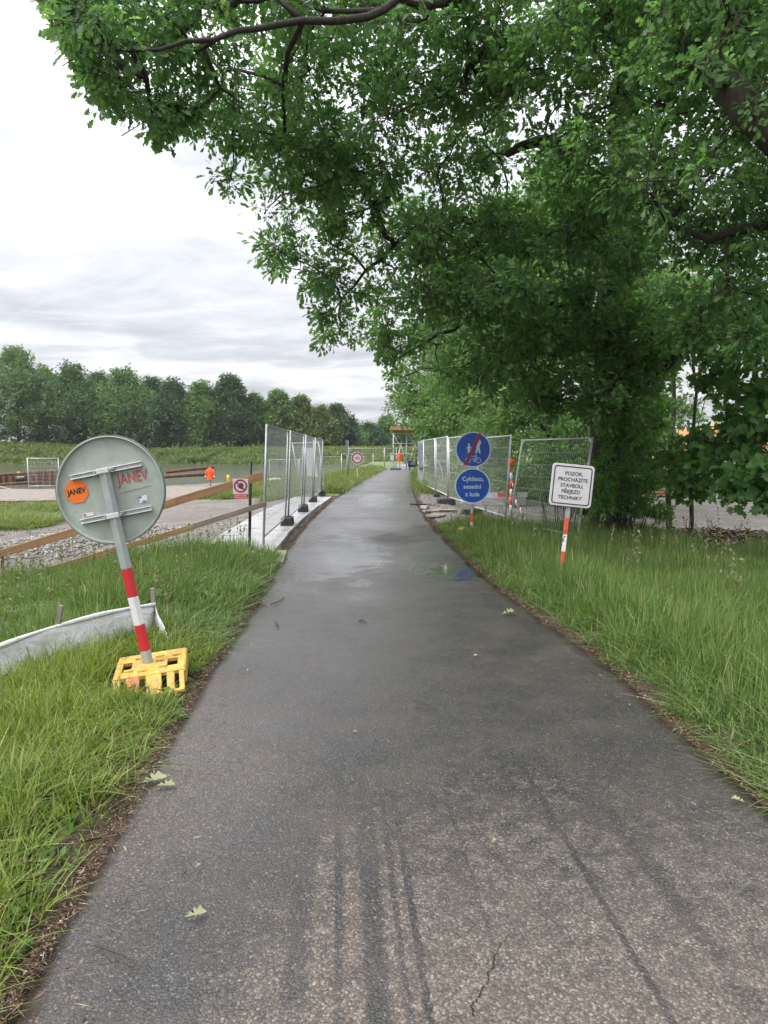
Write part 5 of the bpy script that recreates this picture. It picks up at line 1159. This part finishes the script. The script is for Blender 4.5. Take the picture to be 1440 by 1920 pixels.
log('steel_pipe', 'thin rusty beam crossing the pool at far left, upper one', P(-40, 893, 60), P(80, 886, 61), .12, 'rust', 'pipe')
log('steel_pipe', 'thin rusty beam crossing the pool at far left, lower one', P(-40, 912, 47), P(80, 903, 48), .09, 'rust', 'pipe')
log('plank', 'pale plank slanting into the pool at far left', P(-20, 908, 44), P(48, 926, 39), .06, 'wood_old', 'plank')
# black pipe end
pt = P(38, 899, 55); t = thing('pipe_end', 'short black pipe with a grey top over the pool at far left', 'pipe', pt, (0, 0, R(15)))
MB().tube([(-.3, 0, 0), (.3, 0, 0)], .2, 14).build('barrel', 'black', t, smooth=True); MB().box((.02, 0, .20), (.5, .22, .05)).build('cover', 'plastic_film', t, bevel=.01)
def buoy(px, py, d, label):
    p = P(px, py, d); p.z = -1.2; h = .55; t = thing('buoy', label, 'buoy', p, group='yellow river buoys')
    MB().tube([(0, 0, -.1), (0, 0, .05), (0, 0, h * .85), (0, 0, h), (0, 0, h + .02)], [.12, .16, .16, .12, .04], 14).build('float', 'buoy', t, smooth=True); MB().tube([(0, 0, .18), (0, 0, .24)], .165, 14).build('band', 'yellow', t)
buoy(35, 889, 82, 'yellow buoy on the river at far left'); buoy(428, 897, 70, 'yellow buoy on the river right of the orange jacket')
# orange hi-vis jacket hung on a post at the shore
def jacket(name, label, loc, h, wd, arms=True):
    t = thing(name, label, 'jacket', loc)
    prof = [(0, .62), (.12, .60), (.35, .52), (.6, .50), (.8, .46), (.90, .34), (.96, .2), (1.0, .12)]; n = 16; v = []
    for j, (s, q) in enumerate(prof):
        for k in range(n): a = 2 * math.pi * k / n; f_ = 1 + .10 * math.sin(a * 5 + j * .7) * (1 - s); v.append((q * wd * f_ * math.cos(a), q * wd * .5 * f_ * math.sin(a), s * h))
    MB().add(v, [(j * n + k, j * n + (k + 1) % n, (j + 1) * n + (k + 1) % n, (j + 1) * n + k) for j in range(len(prof) - 1) for k in range(n)] + [tuple(range((len(prof) - 1) * n, len(prof) * n))]).build('cloth', 'hivis', t, smooth=True)
    if arms:
        for s in (-1, 1): MB().tube([(s * wd * .36, 0, h * .86), (s * wd * .62, -.03, h * .55), (s * wd * .74, -.04, h * .2)], [wd * .14, wd * .15, wd * .13], 8).build('sleeve', 'hivis', t, smooth=True); MB().tube([(s * wd * .70, -.035, h * .30), (s * wd * .725, -.04, h * .22)], wd * .165, 8).build('reflective_strip', 'silver_tape', t, smooth=True)
    return t
pj = P(394, 899, 45.5); pj.z = -.15; jacket('work_jacket', 'bright orange work jacket draped on a post at the river edge', pj, .78, .38)
o = MB().tube([(pj.x, pj.y, -1.3), (pj.x, pj.y, .4)], .05, 8).build('wooden_post', 'wood_stake', smooth=True); tag(o, 'post at the river edge carrying the orange jacket', 'post')
# white pile behind the left fence
pw = P(520, 890, 47); pw.z = float(land(pw.x, pw.y)); t = thing('bag_pile', 'low heap of white sheeting behind the first left fence panel', 'pile', pw); t.scale = (.8, .8, .55)
for k, (dx, dz, sx, sz) in enumerate(((-.55, .22, .55, .3), (.1, .26, .6, .34), (.65, .2, .5, .28), (-.1, .5, .7, .2))):
    mb = MB(); v = []; n = 12
    for j in range(6):
        ph = math.pi * j / 5 - math.pi / 2
        for i in range(n): a = 2 * math.pi * i / n; q = 1 + .12 * math.sin(3 * a + k + j); v.append((dx + sx * math.cos(ph) * math.cos(a) * q, .45 * math.cos(ph) * math.sin(a) * q, dz + sz * math.sin(ph)))
    mb.add(v, [(j * n + i, j * n + (i + 1) % n, (j + 1) * n + (i + 1) % n, (j + 1) * n + i) for j in range(5) for i in range(n)]).build('sack', 'geotextile', t, smooth=True)
# grey post with dark box
pg = P(652, 880, 40); zg = float(land(pg.x, pg.y)); t = thing('utility_post', 'grey post with a dark box near its top, left of the no cycling sign', 'post', (pg.x, pg.y, zg))
ht = P(652, 826, 40).z - zg; MB().tube([(0, 0, 0), (0, 0, ht)], .06, 10).build('pole', 'galv_dull', t, smooth=True); MB().box((-.05, -.09, ht - .35), (.12, .1, .75)).build('box', 'tarp_dark', t, bevel=.01)

# ------------------------------------------------------------------ scaffold at the end of the path
t = thing('scaffold', 'tall grey tube scaffold at the end of the path under timber formwork', 'scaffold', (.9, 68, 0.0)); sx = [0, 1.25, 2.45, 3.7]; top = 3.45
for x in sx:
    for y in (0, 1.2): MB().tube([(x, y, 0), (x, y, top)], .032, 6).build('standard', 'galv', t, smooth=True)
for z in (.35, 1.45, 2.45, 3.4):
    for y in (0, 1.2): MB().tube([(-.1, y - .04, z), (3.9, y - .04, z)], .03, 6).build('ledger', 'galv', t, smooth=True)
    for x in sx: MB().tube([(x + .05, -.1, z + .05), (x + .05, 1.3, z + .05)], .026, 6).build('transom', 'galv', t, smooth=True)
for a, b in (((0, 3.3), (1.2, 1.2)), ((1.35, 3.4), (2.45, 1.5)), ((2.6, 1.5), (3.6, 3.3)), ((.1, .3), (.75, 2.4)), ((1.25, .3), (.7, 2.4)), ((1.5, .3), (2.0, 2.4)), ((2.5, .3), (2.1, 2.4))): MB().tube([(a[0], -.09, a[1]), (b[0], -.09, b[1])], .025, 6).build('brace', 'galv', t, smooth=True)
f = thing('formwork_deck', 'orange brown timber formwork deck on top of the scaffold', 'formwork', (2.7, 68.6, top + .02))
for k in range(4): MB().box((0, -1.0 + k * .62, .10), (4.1, .12, .18)).build('beam', 'formwork', f, bevel=.01)
for k in range(6): MB().box((-1.75 + k * .7, -.1, .25), (.66, 2.6, .05)).build('board', 'formwork', f)
MB().box((0, -1.32, .36), (4.2, .05, .40)).build('edge_board', 'formwork', f, bevel=.008)
pv_ = P(749, 866, 66.5); jacket('safety_vest', 'orange safety vest hung on the scaffold end by the path', (pv_.x, 66.6, .78), .80, .32, False)
o = MB().tube([(pv_.x, 66.65, 0), (pv_.x, 66.65, 1.75)], .025, 8).build('hanging_pole', 'galv', smooth=True); tag(o, 'thin steel pole holding the orange vest', 'pole')
pg = P(774, 880, 64); t = thing('generator', 'small black generator on skids before the scaffold', 'generator', (pg.x, 64, .0))
MB().box((0, 0, .55), (.85, .7, .6)).build('housing', 'black', t, bevel=.04); MB().box((0, -.36, .6), (.5, .02, .25)).build('panel', 'tarp_dark', t)
for s in (-.3, .3): MB().box((s, 0, .125), (.09, .8, .25)).build('skid', 'black', t, bevel=.01)
MB().tube([(-.25, 0, .85), (-.25, 0, 1.02)], .05, 8).build('exhaust', 'galv_dull', t)
pw = P(735, 858, 66); t = thing('notice_board', 'white notice sheet fixed to the far fence by the scaffold', 'notice', (pw.x, 65.9, .85)); MB().box((0, 0, .35), (.32, .015, .7)).build('sheet', 'white', t); MB().box((0, -.009, .55), (.22, .004, .12)).build('print', 'tarp_dark', t)
o = MB().box((0, 0, 0), (1.0, .55, .14)).build('rubber_block', 'rubber', bevel=.02); pk = G(742, 881); o.location = (pk.x, 65.2, .075); tag(o, 'flat black ballast block on the asphalt by the scaffold', 'ballast')

# ------------------------------------------------------------------ gravel pad at right: striped post, barrier, debris
pc = P(958, 935, 20.5); zc2 = float(land(pc.x, 20.5)); t = thing('warning_post', 'red and white post with an orange cap inside the right fence', 'post', (pc.x, 20.5, zc2)); hz_ = P(958, 871, 20.5).z - zc2
for k in range(6): MB().tube([(0, 0, hz_ * k / 6), (0, 0, hz_ * (k + 1) / 6)], .04, 10).build('band', 'red_orange' if k % 2 else 'white', t, smooth=True)
MB().tube([(0, 0, hz_ - .02), (0, 0, hz_ + .02), (0, 0, hz_ + .13), (0, 0, hz_ + .15)], [.085, .1, .1, .08], 12).build('cap', 'hivis', t, smooth=True)
b0 = Vector((pc.x, 20.45, zc2 + hz_ * .7))
def tape(label, pts):
    pts, _ = resample(pts, [0] * len(pts), .16, .01); t = thing('striped_tape', label, 'tape', pts[0]); o_ = pts[0]
    for i in range(len(pts) - 1):
        a, b = pts[i] - o_, pts[i + 1] - o_; q = Vector((.3 * math.sin(i), .2, .9)).normalized() * .04
        MB().add([a + q, b + q, b - q, a - q, a + q + Vector((0, .004, 0)), b + q + Vector((0, .004, 0)), b - q + Vector((0, .004, 0)), a - q + Vector((0, .004, 0))], [(3, 2, 1, 0), (4, 5, 6, 7), (0, 1, 5, 4), (2, 3, 7, 6)]).build('stripe', 'red' if i % 2 else 'white', t)
pe = P(990, 990, 16.3); pe.z = float(land(pe.x, pe.y)) + .05
tape('red and white tape hanging from the orange capped post to the grass', [b0, b0.lerp(pe, .3) - Vector((0, 0, .25)), b0.lerp(pe, .7) - Vector((0, 0, .1)), pe])
kb = thing('concrete_block_row', 'low concrete kerb with a red and white board behind the right fence', 'barrier', P(938, 928, 23.5), (0, 0, R(3))); kb.location.z = float(land(kb.location.x, 23.5))
for k in range(3): MB().box((-.95 + k * .72, 0, .14), (.70, .3, .28)).build('block', 'concrete', kb, bevel=.02)
for k in range(4): MB().box((-.85 + k * .5, -.02, .36), (.495, .03, .15)).build('board', 'red_orange' if k % 2 == 0 else 'white', kb)
def rubble(label, px, py, d, L_, wd, th, rz, mat, cat='debris', name='wood_scrap'):
    p = P(px, py, d); o = MB().box((0, 0, 0), (L_, wd, th)).build(name, mat, bevel=.006); z = max(float(land(p.x, p.y)), 0 if abs(p.x - float(cxf(d))) < HW else -9) + th / 2 + .015; o.location = (p.x, d, z); o.rotation_euler = (0, R(2), rz); tag(o, label, cat)
for i, (px, py) in enumerate(((792, 948), (797, 955), (806, 962), (812, 951))):
    g = G(px, py); rubble(['dark broken board at the gravel pad edge', 'pale stone lump beside the dark broken board', 'flat tan stone at the asphalt corner', 'small dark lath on the gravel pad'][i], px, py, g.y, [.8, .25, .35, .4][i], [.08, .14, .2, .05][i], [.04, .08, .05, .03][i], R([12, -50, 20, 5][i]), ['rubber', 'concrete', 'concrete_tan', 'wood_old'][i])
for i, (px, py) in enumerate(((835, 965), (818, 975))):
    g = G(px, py, -.05); rubble(['flat pale paving stone where the right grass begins', 'second flat paving stone nearer the asphalt'][i], px, py, g.y, .55, .34, .05, R(25 + 40 * i), 'concrete_tan', 'stone', 'paving_stone')

# ------------------------------------------------------------------ behind the trees at right: stacked boards and low houses
ps = P(1236, 892, 30); ps.z = float(land(ps.x, ps.y)); t = thing('board_stack', 'stack of orange timber boards seen through leaves at right', 'timber stack', ps, (0, 0, R(10)))
for k in range(7):
    for s in range(2): MB().box((-.42 + s * .85 + random.uniform(-.04, .04), 0, .10 + k * .115), (.8, 1.2, .085)).build('board', 'formwork' if (k + s) % 3 else 'wood_new', t, bevel=.006)
    
def house(label, x, y, wd, dp, hw, hr, rz, chim=True):
    t = thing('house', label, 'house', (x, y, float(land(x, y))), (0, 0, R(rz))); a, b = wd / 2, dp / 2
    MB().box((0, 0, hw / 2), (wd, dp, hw)).build('wall', 'plaster', t)
    rf = MB().add([(-a - .4, -b - .4, hw), (a + .4, -b - .4, hw), (a + .4, b + .4, hw), (-a - .4, b + .4, hw), (-a - .4, 0, hw + hr), (a + .4, 0, hw + hr)], [(0, 1, 5, 4), (2, 3, 4, 5), (0, 4, 3), (1, 2, 5), (3, 2, 1, 0)]).build('roof', 'roof', t)
    if chim: MB().box((a * .4, .6, hw + hr), (.5, .5, 1.2)).build('chimney', 'plaster', rf)
    n = int(wd // 2.6)
    for k in range(n):
        xx = -a + wd * (k + .5) / n; w_ = MB().box((xx, -b - .02, hw * .55), (1.1, .08, 1.2)).build('window', 'white', t); MB().box((xx, -b - .065, hw * .55), (.92, .02, 1.02)).build('pane', 'glass_dark', w_); MB().box((xx, -b - .08, hw * .55 - .64), (1.3, .2, .06)).build('sill', 'concrete', w_)
house('low tan house with a brown tiled roof behind the saplings at right', 31, 70, 9, 7, 2.6, 1.7, 4)
house('second tan house at the right edge, mostly hidden by leaves', 43, 76, 9, 7, 2.8, 2.2, -8)

# ------------------------------------------------------------------ fallen leaves and twigs on the asphalt
def fallen(label, px, py, size, rz, T=OAK_T, curl=.5):
    p = G(px, py, .02); k = len(T); V, F = leaves(np.array([[0, 0, .004]]), np.array([[math.cos(rz), math.sin(rz), .03]]), np.array([[.1, -.15, 1.]]), np.array([size]), T, fan(T), curl, .04)
    o = np_mesh('fallen_leaf', V, F, 'dropped_leaf'); o.location = p; tag(o, label, 'leaf', 'fallen leaves on the path')
fallen('pale torn leaf on the brown litter at the lower left path edge', 262, 1470, .13, .6); fallen('thin pale leaf tip right of the torn leaf at the left edge', 292, 1474, .09, 0.1)
fallen('cream folded leaf lying on bare asphalt at lower left', 345, 1722, .075, .4, curl=.8)
fallen('small white curled leaf in the middle foreground', 924, 1582, .035, 1.2, curl=.9); fallen('green curled leaf near the right edge beyond the puddle', 940, 1152, .16, .3, curl=.9)
fallen('tiny pale leaf right of centre on dark asphalt', 888, 1231, .05, .9); fallen('yellow green leaf by the right edge of the path', 1398, 1506, .06, 2.5, curl=.8); fallen('small cream leaf beside the yellow green one', 1380, 1500, .035, 1.4)
fallen('tiny leaf near the middle left of the asphalt', 660, 1373, .03, .2); fallen('small leaf on the upper part of the dusty patch', 365, 1628, .03, 1.0)
def twig(label, pts, r):
    p0 = G(*pts[0], .022); pp = [G(a, b, .022) - p0 for a, b in pts]; pp, rr_ = resample(pp, [r * (1 - .5 * i / len(pp)) for i in range(len(pp))], .02, .001); o = MB().tube(pp, rr_, 6).build('twig', 'bark_thin', smooth=True); o.location = p0; tag(o, label, 'twig', 'twigs on the path')
twig('bent brown twig lying at the lower left of the asphalt', [(178, 1772), (212, 1784), (244, 1798), (252, 1808), (240, 1828)], .0032)
twig('thin pale twig in the centre of the path', [(780, 1310), (795, 1318), (806, 1322)], .0025); twig('second thin twig just below the pale one', [(778, 1327), (795, 1329), (820, 1330)], .0025)
twig('short dark twig up the middle of the path', [(673, 1164), (680, 1162), (687, 1167)], .006); twig('long straw lying at the right path edge', [(1330, 1446), (1355, 1452), (1382, 1456)], .002)
twig('curved dark twig near the left grass edge', [(508, 1133), (525, 1126), (533, 1118)], .006); twig('dark short twig left of centre farther up', [(516, 1166), (521, 1171), (519, 1174)], .006)

# ------------------------------------------------------------------ damp air
t = NT('haze'); t.t.nodes.remove(t.b); pv2 = t.n('ShaderNodeVolumePrincipled'); pv2.inputs['Color'].default_value = (0.92, 0.96, 1.0, 1); pv2.inputs['Density'].default_value = 0.00016; pv2.inputs['Anisotropy'].default_value = 0.2
t.l(pv2.outputs[0], t.out.inputs['Volume']); t.done('haze')
o = MB().box((0, 380, 15.5), (900, 860, 39)).build('haze', 'haze'); tag(o, 'thin damp air paling the far bank', 'haze', kind='stuff')
